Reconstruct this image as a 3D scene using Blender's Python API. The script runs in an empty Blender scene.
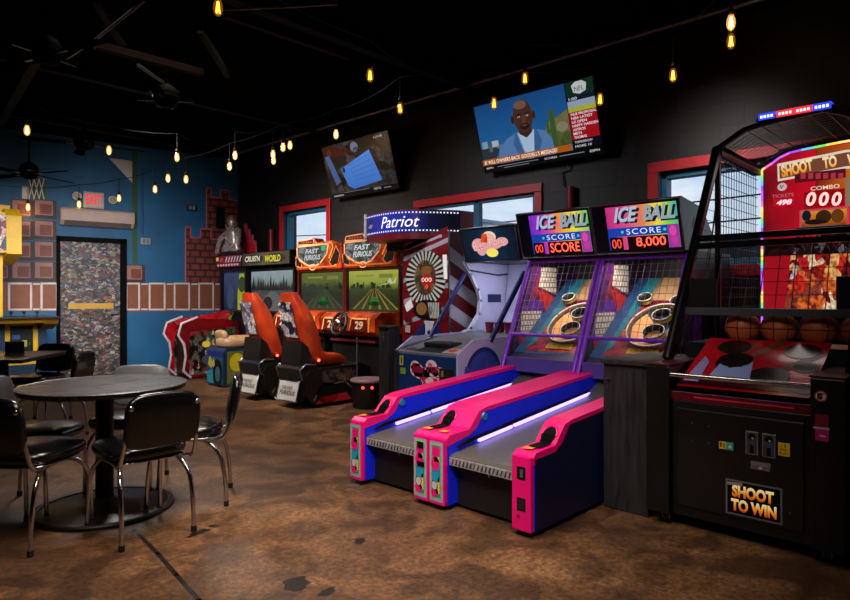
import bpy, math, random
from mathutils import Vector, Matrix
random.seed(7)
PI = math.pi
scene = bpy.context.scene
col = scene.collection

# ------------------------------------------------------------------ camera frame of reference
YAW = math.radians(46.29)
CAM_H, FOC, CX, HZ = 1.27, 630.0, 425.0, 296.0
FW = (math.sin(YAW), math.cos(YAW))
RT = (math.cos(YAW), -math.sin(YAW))
def ray(px):
    a = (px - CX) / FOC
    return FW[0] + a * RT[0], FW[1] + a * RT[1]
def at(px, py, X=None, Y=None, Z=None):
    """a point of the real room read off the photograph: on the plane X=, Y= or Z="""
    dx, dy = ray(px)
    t = X / dx if X is not None else Y / dy if Y is not None else (Z - CAM_H) * FOC / (HZ - py)
    return Vector((dx * t, dy * t, CAM_H + (HZ - py) * t / FOC))

# ------------------------------------------------------------------ materials
def lin(h):
    h = h.lstrip('#')
    c = [int(h[i:i + 2], 16) / 255 for i in (0, 2, 4)]
    return tuple(x / 12.92 if x <= .04045 else ((x + .055) / 1.055) ** 2.4 for x in c) + (1,)
MATS = {}
def newmat(name):
    m = bpy.data.materials.new(name); m.use_nodes = True
    nt = m.node_tree
    b = next(n for n in nt.nodes if n.type == 'BSDF_PRINCIPLED')
    return m, nt, b
def N(nt, t, **kw):
    n = nt.nodes.new(t)
    for k, v in kw.items():
        if hasattr(n, k): setattr(n, k, v)
        else: n.inputs[k].default_value = v
    return n
def mat(h, rough=.5, metal=0., var=.12, scale=9., bump=0., spec=.5, coat=0., h2=None):
    """painted / plastic / metal surface with a light procedural mottling"""
    key = (h, rough, metal, var, scale, bump, spec, coat, h2)
    if key in MATS: return MATS[key]
    m, nt, b = newmat('surface_' + h.strip('#'))
    c = lin(h); d = lin(h2) if h2 else tuple(x * (1 - var) for x in c[:3]) + (1,)
    tc = N(nt, 'ShaderNodeTexCoord'); no = N(nt, 'ShaderNodeTexNoise'); no.inputs['Scale'].default_value = scale
    no.inputs['Detail'].default_value = 5
    nt.links.new(tc.outputs['Object'], no.inputs['Vector'])
    r = N(nt, 'ShaderNodeValToRGB'); r.color_ramp.elements[0].position = .35; r.color_ramp.elements[1].position = .65
    r.color_ramp.elements[0].color = d; r.color_ramp.elements[1].color = c
    nt.links.new(no.outputs['Fac'], r.inputs['Fac']); nt.links.new(r.outputs['Color'], b.inputs['Base Color'])
    b.inputs['Roughness'].default_value = rough; b.inputs['Metallic'].default_value = metal
    b.inputs['Specular IOR Level'].default_value = spec; b.inputs['Coat Weight'].default_value = coat
    if bump:
        bp = N(nt, 'ShaderNodeBump'); bp.inputs['Strength'].default_value = bump; bp.inputs['Distance'].default_value = .01
        nt.links.new(no.outputs['Fac'], bp.inputs['Height']); nt.links.new(bp.outputs['Normal'], b.inputs['Normal'])
    MATS[key] = m
    return m
def glow(h, s=1., base=None, rough=.25):
    """lit display, lamp or back-lit print"""
    key = ('glow', h, s, rough)
    if key in MATS: return MATS[key]
    m, nt, b = newmat('lit_' + h.strip('#'))
    b.inputs['Base Color'].default_value = (.01, .01, .01, 1)
    b.inputs['Roughness'].default_value = rough; b.inputs['Specular IOR Level'].default_value = .25
    b.inputs['Emission Color'].default_value = lin(h); b.inputs['Emission Strength'].default_value = s
    MATS[key] = m
    return m
def glowramp(name, stops, p0, p1, axis=0, s=1., noise=0., nscale=8.):
    """lit print whose colour runs along the panel (uv in metres)"""
    m, nt, b = newmat(name)
    tc = N(nt, 'ShaderNodeTexCoord'); sp = N(nt, 'ShaderNodeSeparateXYZ'); nt.links.new(tc.outputs['UV'], sp.inputs[0])
    mr = N(nt, 'ShaderNodeMapRange'); mr.inputs[1].default_value = p0; mr.inputs[2].default_value = p1
    nt.links.new(sp.outputs[axis], mr.inputs[0]); fac = mr.outputs[0]
    if noise:
        no = N(nt, 'ShaderNodeTexNoise'); no.inputs['Scale'].default_value = nscale; no.inputs['Detail'].default_value = 6
        nt.links.new(tc.outputs['UV'], no.inputs['Vector'])
        ma = N(nt, 'ShaderNodeMath', operation='MULTIPLY_ADD'); ma.inputs[1].default_value = noise; ma.inputs[2].default_value = -noise / 2
        nt.links.new(no.outputs['Fac'], ma.inputs[0])
        ad = N(nt, 'ShaderNodeMath', operation='ADD'); nt.links.new(fac, ad.inputs[0]); nt.links.new(ma.outputs[0], ad.inputs[1]); fac = ad.outputs[0]
    r = N(nt, 'ShaderNodeValToRGB'); cr = r.color_ramp
    while len(cr.elements) < len(stops): cr.elements.new(.5)
    for e, (p, h) in zip(cr.elements, stops): e.position = p; e.color = lin(h)
    nt.links.new(fac, r.inputs['Fac'])
    b.inputs['Base Color'].default_value = (.01, .01, .01, 1); b.inputs['Roughness'].default_value = .25
    b.inputs['Specular IOR Level'].default_value = .25
    nt.links.new(r.outputs['Color'], b.inputs['Emission Color']); b.inputs['Emission Strength'].default_value = s
    return m
def collage(name, hexes, scale, s=0., rough=.5, dark=None, coord='UV', stretch=(1, 1, 1)):
    """busy printed artwork: patches of colour"""
    m, nt, b = newmat(name)
    tc = N(nt, 'ShaderNodeTexCoord'); mp = N(nt, 'ShaderNodeMapping'); mp.inputs['Scale'].default_value = stretch
    nt.links.new(tc.outputs[coord], mp.inputs['Vector'])
    no = N(nt, 'ShaderNodeTexNoise'); no.inputs['Scale'].default_value = scale * .7
    nt.links.new(mp.outputs[0], no.inputs['Vector'])
    mx = N(nt, 'ShaderNodeMix', data_type='VECTOR'); mx.inputs[0].default_value = .12
    nt.links.new(mp.outputs[0], mx.inputs[4]); nt.links.new(no.outputs['Color'], mx.inputs[5])
    vo = N(nt, 'ShaderNodeTexVoronoi'); vo.inputs['Scale'].default_value = scale
    nt.links.new(mx.outputs[1], vo.inputs['Vector'])
    sp = N(nt, 'ShaderNodeSeparateColor'); nt.links.new(vo.outputs['Color'], sp.inputs[0])
    r = N(nt, 'ShaderNodeValToRGB'); cr = r.color_ramp; cr.interpolation = 'CONSTANT'
    while len(cr.elements) < len(hexes): cr.elements.new(.5)
    for i, (e, h) in enumerate(zip(cr.elements, hexes)): e.position = i / len(hexes); e.color = lin(h)
    nt.links.new(sp.outputs[0], r.inputs['Fac'])
    out = r.outputs['Color']
    n2 = N(nt, 'ShaderNodeTexNoise'); n2.inputs['Scale'].default_value = scale * 2.5; n2.inputs['Detail'].default_value = 6
    nt.links.new(mp.outputs[0], n2.inputs['Vector'])
    mm = N(nt, 'ShaderNodeMix', data_type='RGBA', blend_type='MULTIPLY'); mm.inputs[0].default_value = .8
    rr = N(nt, 'ShaderNodeValToRGB'); rr.color_ramp.elements[0].position = .38; rr.color_ramp.elements[1].position = .6
    rr.color_ramp.elements[0].color = (.12, .12, .12, 1)
    nt.links.new(n2.outputs['Fac'], rr.inputs['Fac'])
    nt.links.new(out, mm.inputs[6]); nt.links.new(rr.outputs['Color'], mm.inputs[7]); out = mm.outputs[2]
    b.inputs['Roughness'].default_value = rough
    if s:
        b.inputs['Base Color'].default_value = (.01, .01, .01, 1)
        nt.links.new(out, b.inputs['Emission Color']); b.inputs['Emission Strength'].default_value = s
    else:
        nt.links.new(out, b.inputs['Base Color'])
    return m
def brickmat(name, c1, c2, mortar, sc, rough=.7, bw=.5, bh=.25, ms=.02, bump=.3, coord='UV', var=True):
    m, nt, b = newmat(name)
    tc = N(nt, 'ShaderNodeTexCoord')
    br = N(nt, 'ShaderNodeTexBrick'); br.inputs['Scale'].default_value = sc
    br.inputs['Color1'].default_value = lin(c1); br.inputs['Color2'].default_value = lin(c2); br.inputs['Mortar'].default_value = lin(mortar)
    br.inputs['Mortar Size'].default_value = ms; br.inputs['Brick Width'].default_value = bw; br.inputs['Row Height'].default_value = bh
    nt.links.new(tc.outputs[coord], br.inputs['Vector']); nt.links.new(br.outputs['Color'], b.inputs['Base Color'])
    bp = N(nt, 'ShaderNodeBump'); bp.inputs['Strength'].default_value = bump; bp.inputs['Distance'].default_value = .01; bp.invert = True
    nt.links.new(br.outputs['Fac'], bp.inputs['Height']); nt.links.new(bp.outputs['Normal'], b.inputs['Normal'])
    b.inputs['Roughness'].default_value = rough
    return m
def glassmat(name, tint='ffffff', fac=.08):
    m, nt, b = newmat(name)
    tr = N(nt, 'ShaderNodeBsdfTransparent'); tr.inputs[0].default_value = lin(tint)
    gl = N(nt, 'ShaderNodeBsdfGlossy'); gl.inputs['Roughness'].default_value = .03
    mx = N(nt, 'ShaderNodeMixShader'); mx.inputs[0].default_value = fac
    out = next(n for n in nt.nodes if n.type == 'OUTPUT_MATERIAL')
    nt.links.new(tr.outputs[0], mx.inputs[1]); nt.links.new(gl.outputs[0], mx.inputs[2]); nt.links.new(mx.outputs[0], out.inputs['Surface'])
    return m

CHROME = mat('c9ccd2', .16, 1., .1)
STEEL = mat('8b8e94', .35, 1., .15)
BLACK = mat('0b0b0d', .42, 0, .3)
BLACKM = mat('131316', .35, .4, .3)
MATTE = mat('050506', .8, 0, .2, 9, 0, .15)
RUBBER = mat('070707', .8)
VINYL = mat('0c0d10', .22, 0, .2, 20, .05, .6)
WHITE = mat('c8c8cc', .5)

# ------------------------------------------------------------------ mesh builder
def wloc(o):
    v = Vector((0, 0, 0))
    while o is not None:
        v += o.location; o = o.parent
    return v
class MB:
    def __init__(s):
        s.v = []; s.f = []; s.fm = []; s.uv = []; s.sm = []; s.mats = []; s.mi = 0; s.M = None; s.smooth = False
    def m(s, material):
        if material not in s.mats: s.mats.append(material)
        s.mi = s.mats.index(material); return s
    def add(s, vs, fs, uvs=None):
        o = len(s.v)
        for p in vs:
            p = Vector(p); s.v.append(s.M @ p if s.M is not None else p)
        for i, f in enumerate(fs):
            s.f.append(tuple(o + k for k in f)); s.fm.append(s.mi); s.sm.append(s.smooth)
            s.uv.append([uvs[k] for k in f] if uvs else None)
    def box(s, a, b):
        (x0, y0, z0), (x1, y1, z1) = a, b
        x0, x1 = sorted((x0, x1)); y0, y1 = sorted((y0, y1)); z0, z1 = sorted((z0, z1))
        s.add([(x0, y0, z0), (x1, y0, z0), (x1, y1, z0), (x0, y1, z0), (x0, y0, z1), (x1, y0, z1), (x1, y1, z1), (x0, y1, z1)],
              [(0, 3, 2, 1), (4, 5, 6, 7), (0, 1, 5, 4), (1, 2, 6, 5), (2, 3, 7, 6), (3, 0, 4, 7)])
        return s
    def cbox(s, c, d): return s.box([c[i] - d[i] / 2 for i in range(3)], [c[i] + d[i] / 2 for i in range(3)])
    def prism_y(s, prof, y0, y1, side=None, top=None):
        """profile in (x,z), counter-clockwise seen from -Y; extruded in y"""
        n = len(prof); cur = s.mi
        area = sum(prof[i][0] * prof[(i + 1) % n][1] - prof[(i + 1) % n][0] * prof[i][1] for i in range(n))
        if area < 0: prof = prof[::-1]
        y0, y1 = min(y0, y1), max(y0, y1)
        vs = [(x, y0, z) for x, z in prof] + [(x, y1, z) for x, z in prof]
        if side: s.m(side)
        s.add(vs, [tuple(range(n)), tuple(range(2 * n - 1, n - 1, -1))])
        s.mi = cur
        s.add(vs, [((i + 1) % n, i, n + i, n + (i + 1) % n) for i in range(n)])
        return s
    def prism_x(s, prof, x0, x1):
        n = len(prof)
        area = sum(prof[i][0] * prof[(i + 1) % n][1] - prof[(i + 1) % n][0] * prof[i][1] for i in range(n))
        if area > 0: prof = prof[::-1]
        x0, x1 = min(x0, x1), max(x0, x1)
        vs = [(x0, y, z) for y, z in prof] + [(x1, y, z) for y, z in prof]
        s.add(vs, [tuple(range(n)), tuple(range(2 * n - 1, n - 1, -1))] + [((i + 1) % n, i, n + i, n + (i + 1) % n) for i in range(n)])
        return s
    def tube(s, pts, r, seg=8, caps=True, closed=False):
        pts = [Vector(p) for p in pts]; n = len(pts)
        rs = r if isinstance(r, (list, tuple)) else [r] * n
        prev = None; rings = []
        sm = s.smooth; s.smooth = True
        for i, p in enumerate(pts):
            if closed: t = pts[(i + 1) % n] - pts[i - 1]
            else: t = pts[min(i + 1, n - 1)] - pts[max(i - 1, 0)]
            t.normalize()
            if prev is None:
                u = t.orthogonal().normalized()
            else:
                u = (prev - t * prev.dot(t))
                u = u.normalized() if u.length > 1e-6 else t.orthogonal().normalized()
            prev = u; w = t.cross(u)
            rings.append([p + (u * math.cos(2 * PI * k / seg) + w * math.sin(2 * PI * k / seg)) * rs[i] for k in range(seg)])
        vs = [q for ring in rings for q in ring]; fs = []
        for i in range(n if closed else n - 1):
            a, b = i * seg, ((i + 1) % n) * seg
            for k in range(seg): fs.append((a + k, a + (k + 1) % seg, b + (k + 1) % seg, b + k))
        s.add(vs, fs); s.smooth = sm
        if caps and not closed: s.add(vs, [tuple(range(seg - 1, -1, -1)), tuple((n - 1) * seg + k for k in range(seg))])
        return s
    def cyl(s, p0, p1, r, r1=None, seg=20): return s.tube([p0, p1], [r, r if r1 is None else r1], seg)
    def lathe(s, prof, c=(0, 0, 0), seg=24, axis='z', cap=True):
        """profile (radius, height)"""
        vs = []
        for r, h in prof:
            for k in range(seg):
                a = 2 * PI * k / seg; x, y = r * math.cos(a), r * math.sin(a)
                p = (x, y, h) if axis == 'z' else (h, x, y) if axis == 'x' else (y, h, x)
                vs.append((c[0] + p[0], c[1] + p[1], c[2] + p[2]))
        fs = [(i * seg + k, i * seg + (k + 1) % seg, (i + 1) * seg + (k + 1) % seg, (i + 1) * seg + k) for i in range(len(prof) - 1) for k in range(seg)]
        sm = s.smooth; s.smooth = True; s.add(vs, fs); s.smooth = sm
        if cap:
            n = len(prof)
            s.add(vs, [tuple(range(seg - 1, -1, -1)), tuple((n - 1) * seg + k for k in range(seg))])
        return s
    def ball(s, c, r, seg=20, sc=(1, 1, 1)):
        rings = seg // 2; vs = [(c[0], c[1], c[2] - r * sc[2])]
        for i in range(1, rings):
            a = -PI / 2 + PI * i / rings
            for k in range(seg):
                b = 2 * PI * k / seg
                vs.append((c[0] + r * sc[0] * math.cos(a) * math.cos(b), c[1] + r * sc[1] * math.cos(a) * math.sin(b), c[2] + r * sc[2] * math.sin(a)))
        vs.append((c[0], c[1], c[2] + r * sc[2])); L = len(vs) - 1; fs = []
        for k in range(seg):
            fs.append((0, 1 + (k + 1) % seg, 1 + k)); fs.append((L, L - seg + k, L - seg + (k + 1) % seg))
        for i in range(rings - 2):
            a, b = 1 + i * seg, 1 + (i + 1) * seg
            for k in range(seg): fs.append((a + k, a + (k + 1) % seg, b + (k + 1) % seg, b + k))
        sm = s.smooth; s.smooth = True; s.add(vs, fs); s.smooth = sm
        return s
    def pad(s, a, b, z0, z1, n=4., rnd=.02, dome=.012, seg=40, bow=0.):
        """cushion: super-elliptic outline a x b, rounded edge, slightly domed; bow bends it along x"""
        def ring(k, z):
            out = []
            for i in range(seg):
                t = 2 * PI * i / seg; c, q = math.cos(t), math.sin(t)
                x = (a - k) * math.copysign(abs(c) ** (2 / n), c); y = (b - k) * math.copysign(abs(q) ** (2 / n), q)
                out.append((x, y, z + bow * (x / a) ** 2))
            return out
        h = min(rnd, (z1 - z0) / 2)
        lv = [(rnd * 1., z0), (rnd * .3, z0 + h * .3), (0, z0 + h), (0, z1 - h), (rnd * .3, z1 - h * .3), (rnd, z1), (a * .5 if a < b else b * .5, z1 + dome)]
        vs = [p for k, z in lv for p in ring(k, z)]
        fs = [(i * seg + k, i * seg + (k + 1) % seg, (i + 1) * seg + (k + 1) % seg, (i + 1) * seg + k) for i in range(len(lv) - 1) for k in range(seg)]
        fs += [tuple(range(seg - 1, -1, -1)), tuple((len(lv) - 1) * seg + k for k in range(seg))]
        sm = s.smooth; s.smooth = True; s.add(vs, fs); s.smooth = sm
        return s
    def loft(s, sections, caps=True):
        n = len(sections[0]); vs = [p for q in sections for p in q]
        fs = [(i * n + k, i * n + (k + 1) % n, (i + 1) * n + (k + 1) % n, (i + 1) * n + k) for i in range(len(sections) - 1) for k in range(n)]
        sm = s.smooth; s.smooth = True; s.add(vs, fs); s.smooth = sm
        if caps: s.add(vs, [tuple(range(n - 1, -1, -1)), tuple((len(sections) - 1) * n + k for k in range(n))])
        return s
    def build(s, name, material=None, parent=None, bevel=0., label=None):
        me = bpy.data.meshes.new(name)
        off = wloc(parent) if parent is not None else Vector((0, 0, 0))
        me.from_pydata([tuple(p - off) for p in s.v], [], s.f)
        if not s.mats and material: s.mats = [material]
        for mm in s.mats: me.materials.append(mm)
        for p, k, sm in zip(me.polygons, s.fm, s.sm): p.material_index = k; p.use_smooth = sm
        if any(u is not None for u in s.uv):
            l = me.uv_layers.new(name='UVMap')
            for p, u in zip(me.polygons, s.uv):
                if u:
                    for li, c in zip(p.loop_indices, u): l.data[li].uv = c
        me.update()
        o = bpy.data.objects.new(name, me); col.objects.link(o)
        o.parent = parent
        if bevel:
            md = o.modifiers.new('edge', 'BEVEL'); md.width = bevel; md.segments = 2; md.limit_method = 'ANGLE'; md.angle_limit = math.radians(40)
        if label: o['label'] = label
        return o

# text outlines as mesh data --------------------------------------------------
TXT = {}
def textmesh(t, shear=0., bold=0., spacing=1.):
    key = (t, shear, bold, spacing)
    if key in TXT: return TXT[key]
    cu = bpy.data.curves.new('lettering', 'FONT'); cu.body = t; cu.size = 1; cu.shear = shear; cu.offset = bold; cu.space_character = spacing
    cu.resolution_u = 3
    ob = bpy.data.objects.new('lettering', cu); col.objects.link(ob)
    dg = bpy.context.evaluated_depsgraph_get(); me = bpy.data.meshes.new_from_object(ob.evaluated_get(dg))
    vs = [tuple(v.co)[:2] for v in me.vertices]; fs = [tuple(p.vertices) for p in me.polygons]
    bpy.data.objects.remove(ob); bpy.data.curves.remove(cu); bpy.data.meshes.remove(me)
    TXT[key] = (vs, fs)
    return vs, fs
class Flat:
    """flat artwork on a plane: layers of shapes a millimetre apart, as one mesh"""
    def __init__(s, o, x, y, mb=None, step=.0015):
        s.o = Vector(o); s.x = Vector(x).normalized(); s.y = Vector(y).normalized(); s.n = s.x.cross(s.y); s.mb = mb or MB(); s.k = 1; s.step = step
    def pt(s, u, v, lift=None): return s.o + s.x * u + s.y * v + s.n * (s.step * s.k if lift is None else lift)
    def up(s): s.k += 1; return s
    def poly(s, pts, material):
        s.mb.m(material)
        a = sum(pts[i][0] * pts[(i + 1) % len(pts)][1] - pts[(i + 1) % len(pts)][0] * pts[i][1] for i in range(len(pts)))
        if a < 0: pts = pts[::-1]
        s.mb.add([s.pt(u, v) for u, v in pts], [tuple(range(len(pts)))], list(pts)); return s
    def rect(s, u0, v0, u1, v1, material): return s.poly([(u0, v0), (u1, v0), (u1, v1), (u0, v1)], material)
    def ell(s, u, v, a, b, material, seg=28, rot=0.):
        c, q = math.cos(rot), math.sin(rot)
        return s.poly([(u + a * math.cos(2 * PI * k / seg) * c - b * math.sin(2 * PI * k / seg) * q, v + a * math.cos(2 * PI * k / seg) * q + b * math.sin(2 * PI * k / seg) * c) for k in range(seg)], material)
    def line(s, pts, w, material, closed=False):
        n = len(pts)
        for i in range(n if closed else n - 1):
            a, b = Vector(pts[i]), Vector(pts[(i + 1) % n]); d = (b - a).normalized(); p = Vector((-d.y, d.x)) * w / 2; e = d * w / 2
            s.poly([tuple(a - e + p), tuple(a - e - p), tuple(b + e - p), tuple(b + e + p)], material)
        return s
    def ring(s, u, v, a, b, w, material, seg=32):
        s.mb.m(material)
        for k in range(seg):
            t0, t1 = 2 * PI * k / seg, 2 * PI * (k + 1) / seg
            s.poly([(u + a * math.cos(t0), v + b * math.sin(t0)), (u + a * math.cos(t1), v + b * math.sin(t1)),
                    (u + (a - w) * math.cos(t1), v + (b - w) * math.sin(t1)), (u + (a - w) * math.cos(t0), v + (b - w) * math.sin(t0))], material)
        return s
    def text(s, t, u0, v0, u1, v1, material, shear=0., bold=0., spacing=1., rot=0.):
        """lettering stretched to fill the rectangle"""
        vs, fs = textmesh(t, shear, bold, spacing)
        xs = [p[0] for p in vs]; ys = [p[1] for p in vs]
        X0, X1, Y0, Y1 = min(xs), max(xs), min(ys), max(ys)
        c, q = math.cos(rot), math.sin(rot); mu, mv = (u0 + u1) / 2, (v0 + v1) / 2
        out = []
        for x, y in vs:
            u = u0 + (x - X0) / (X1 - X0) * (u1 - u0); v = v0 + (y - Y0) / max(Y1 - Y0, 1e-6) * (v1 - v0)
            du, dv = u - mu, v - mv
            out.append((mu + du * c - dv * q, mv + du * q + dv * c))
        s.mb.m(material); s.mb.add([s.pt(u, v) for u, v in out], fs, out); return s
    def build(s, name, parent, label=None): return s.mb.build(name, None, parent, label=label)

# ------------------------------------------------------------------ things
def thing(name, label, cat, loc=(0, 0, 0), group=None):
    o = bpy.data.objects.new(name, None); col.objects.link(o); o.location = loc; o.empty_display_size = .1
    o['label'] = label; o['category'] = cat
    if group: o['group'] = group
    return o
def tag(o, label, cat, group=None):
    o['label'] = label; o['category'] = cat
    if group: o['group'] = group
    return o
def struct(o): o['kind'] = 'structure'; return o
def dup(root, loc, rotz, label, group=None, name=None):
    r = root.copy(); col.objects.link(r); r.location = loc; r.rotation_euler = (0, 0, rotz); r['label'] = label
    if group: r['group'] = group
    for ch in list(root.children):
        c = ch.copy(); col.objects.link(c); c.parent = r
        for g in list(ch.children):
            d = g.copy(); col.objects.link(d); d.parent = c
    return r
XL, ZU = (0, -1, 0), (0, 0, 1)           # a panel that faces -X: its width runs along -Y
# ================================================================== CAMERA
cd = bpy.data.cameras.new('camera'); cam = bpy.data.objects.new('camera', cd); col.objects.link(cam)
cam.location = (0, 0, CAM_H); cam.rotation_euler = (PI / 2, 0, -YAW)
cd.sensor_width = 36; cd.lens = FOC / 850 * 36; cd.shift_y = (HZ - 300) / 850; cd.clip_start = .05
scene.camera = cam
scene.view_settings.view_transform = 'Standard'
scene.view_settings.look = 'None'

# ================================================================== SKY
w = bpy.data.worlds.new('sky'); scene.world = w; w.use_nodes = True
nt = w.node_tree; bg = nt.nodes['Background']
tc = N(nt, 'ShaderNodeTexCoord'); sp = N(nt, 'ShaderNodeSeparateXYZ'); nt.links.new(tc.outputs['Generated'], sp.inputs[0])
r1 = N(nt, 'ShaderNodeValToRGB'); r1.color_ramp.elements[0].position = .0; r1.color_ramp.elements[1].position = .3
r1.color_ramp.elements[0].color = lin('eef1f4'); r1.color_ramp.elements[1].color = lin('7db6e4')
nt.links.new(sp.outputs[2], r1.inputs['Fac'])
mp = N(nt, 'ShaderNodeMapping'); mp.inputs['Scale'].default_value = (3, 3, 9); nt.links.new(tc.outputs['Generated'], mp.inputs['Vector'])
no = N(nt, 'ShaderNodeTexNoise'); no.inputs['Scale'].default_value = 2.2; no.inputs['Detail'].default_value = 6; nt.links.new(mp.outputs[0], no.inputs['Vector'])
r2 = N(nt, 'ShaderNodeValToRGB'); r2.color_ramp.elements[0].position = .45; r2.color_ramp.elements[1].position = .65
nt.links.new(no.outputs['Fac'], r2.inputs['Fac'])
mx = N(nt, 'ShaderNodeMix', data_type='RGBA'); mx.inputs[7].default_value = lin('eef1f5')
nt.links.new(r2.outputs['Color'], mx.inputs[0]); nt.links.new(r1.outputs['Color'], mx.inputs[6]); nt.links.new(mx.outputs[2], bg.inputs['Color'])
bg.inputs['Strength'].default_value = 1.15

# ================================================================== ROOM
XW = 5.95                       # inner face of the wall with the windows
CEIL = 3.75
B0 = Vector((5.95, 10.41, 0)); BX = Vector((.988, -.155, 0)).normalized()     # the blue wall stands slightly askew
def blue(px, py):
    """(u,v) on the blue wall; u is measured back from the corner and is negative"""
    dx, dy = ray(px); r = dx / dy
    s = (B0.x - r * B0.y) / (BX.x - r * BX.y)      # point = B0 - s*BX
    t = (B0.y - s * BX.y) / dy
    return -s, CAM_H + (HZ - py) * t / FOC
# --- floor
m, nt, b = newmat('stained_concrete')
tc = N(nt, 'ShaderNodeTexCoord')
n1 = N(nt, 'ShaderNodeTexNoise'); n1.inputs['Scale'].default_value = .9; n1.inputs['Detail'].default_value = 8; n1.inputs['Roughness'].default_value = .62
n2 = N(nt, 'ShaderNodeTexNoise'); n2.inputs['Scale'].default_value = 34; n2.inputs['Detail'].default_value = 8; n2.inputs['Roughness'].default_value = .78
n3 = N(nt, 'ShaderNodeTexNoise'); n3.inputs['Scale'].default_value = 3.2; n3.inputs['Detail'].default_value = 9; n3.inputs['Distortion'].default_value = 1.2
vo = N(nt, 'ShaderNodeTexVoronoi'); vo.inputs['Scale'].default_value = 60
for q in (n1, n2, n3, vo): nt.links.new(tc.outputs['Object'], q.inputs['Vector'])
ra = N(nt, 'ShaderNodeValToRGB'); cr = ra.color_ramp
cr.elements[0].position = .3; cr.elements[0].color = lin('4a3322'); cr.elements[1].position = .72; cr.elements[1].color = lin('9a7450')
e = cr.elements.new(.5); e.color = lin('755132')
nt.links.new(n1.outputs['Fac'], ra.inputs['Fac'])
rb = N(nt, 'ShaderNodeValToRGB'); rb.color_ramp.elements[0].position = .4; rb.color_ramp.elements[0].color = (.26, .24, .23, 1); rb.color_ramp.elements[1].position = .62
nt.links.new(n3.outputs['Fac'], rb.inputs['Fac'])
rc = N(nt, 'ShaderNodeValToRGB'); rc.color_ramp.elements[0].position = .38; rc.color_ramp.elements[0].color = (.28, .25, .22, 1); rc.color_ramp.elements[1].position = .64; rc.color_ramp.elements[1].color = (1.45, 1.35, 1.2, 1)
nt.links.new(n2.outputs['Fac'], rc.inputs['Fac'])
mA = N(nt, 'ShaderNodeMix', data_type='RGBA', blend_type='MULTIPLY'); mA.inputs[0].default_value = .85
nt.links.new(ra.outputs[0], mA.inputs[6]); nt.links.new(rb.outputs[0], mA.inputs[7])
mB = N(nt, 'ShaderNodeMix', data_type='RGBA', blend_type='MULTIPLY'); mB.inputs[0].default_value = .9
nt.links.new(mA.outputs[2], mB.inputs[6]); nt.links.new(rc.outputs[0], mB.inputs[7])
rd = N(nt, 'ShaderNodeValToRGB'); rd.color_ramp.elements[0].position = .04; rd.color_ramp.elements[0].color = (1.5, 1.35, 1.1, 1); rd.color_ramp.elements[1].position = .09; rd.color_ramp.elements[1].color = (1, 1, 1, 1)
nt.links.new(vo.outputs['Distance'], rd.inputs['Fac'])
mC = N(nt, 'ShaderNodeMix', data_type='RGBA', blend_type='MULTIPLY'); mC.inputs[0].default_value = .8
nt.links.new(mB.outputs[2], mC.inputs[6]); nt.links.new(rd.outputs[0], mC.inputs[7])
nt.links.new(mC.outputs[2], b.inputs['Base Color'])
rr = N(nt, 'ShaderNodeMapRange'); rr.inputs[3].default_value = .38; rr.inputs[4].default_value = .75
nt.links.new(n3.outputs['Fac'], rr.inputs[0]); nt.links.new(rr.outputs[0], b.inputs['Roughness'])
bp = N(nt, 'ShaderNodeBump'); bp.inputs['Strength'].default_value = .25; bp.inputs['Distance'].default_value = .01
nt.links.new(n2.outputs['Fac'], bp.inputs['Height']); nt.links.new(bp.outputs['Normal'], b.inputs['Normal'])
FLOOR = m
DARKF = mat('140d08', .5, 0, .5, 20); GREYF = mat('4c433a', .6, 0, .3, 14)
f = MB().m(FLOOR); f.box((-3, -3, -.2), (6.2, 12.2, 0))
fl = Flat((0, 0, 0), (1, 0, 0), (0, 1, 0), f, .001)
def blob(u, v, a, b, material, seed, seg=26):
    rr_ = random.Random(seed); ph = [rr_.uniform(0, 6.28) for _ in range(3)]
    fl.poly([(u + a * math.cos(t) * (1 + .22 * math.sin(2 * t + ph[0]) + .13 * math.sin(5 * t + ph[1]) + .06 * math.sin(9 * t + ph[2])),
              v + b * math.sin(t) * (1 + .22 * math.sin(2 * t + ph[0]) + .13 * math.sin(5 * t + ph[1]) + .06 * math.sin(9 * t + ph[2]))) for t in [2 * PI * k / seg for k in range(seg)]], material)
jl = [(1.40, 3.9), (1.38, 3.5), (1.335, 3.1), (1.29, 2.8), (1.25, 2.5), (1.21, 2.2), (1.17, 1.9)]
fl.line(jl, .022, DARKF)
for k, (px, py, a) in enumerate([(296, 584, .055), (327, 592, .03), (360, 541, .03), (200, 532, .035), (192, 536, .02), (213, 526, .02)]):
    p = at(px, py, Z=0); blob(p.x, p.y, a * 1.3, a, DARKF, k)
fl.up()
for k, (px, py, a) in enumerate([(352, 486, .05), (362, 488, .03), (448, 515, .04)]):
    p = at(px, py, Z=0); blob(p.x, p.y, a, a * .8, GREYF, 30 + k)
struct(f.build('floor'))
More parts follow.
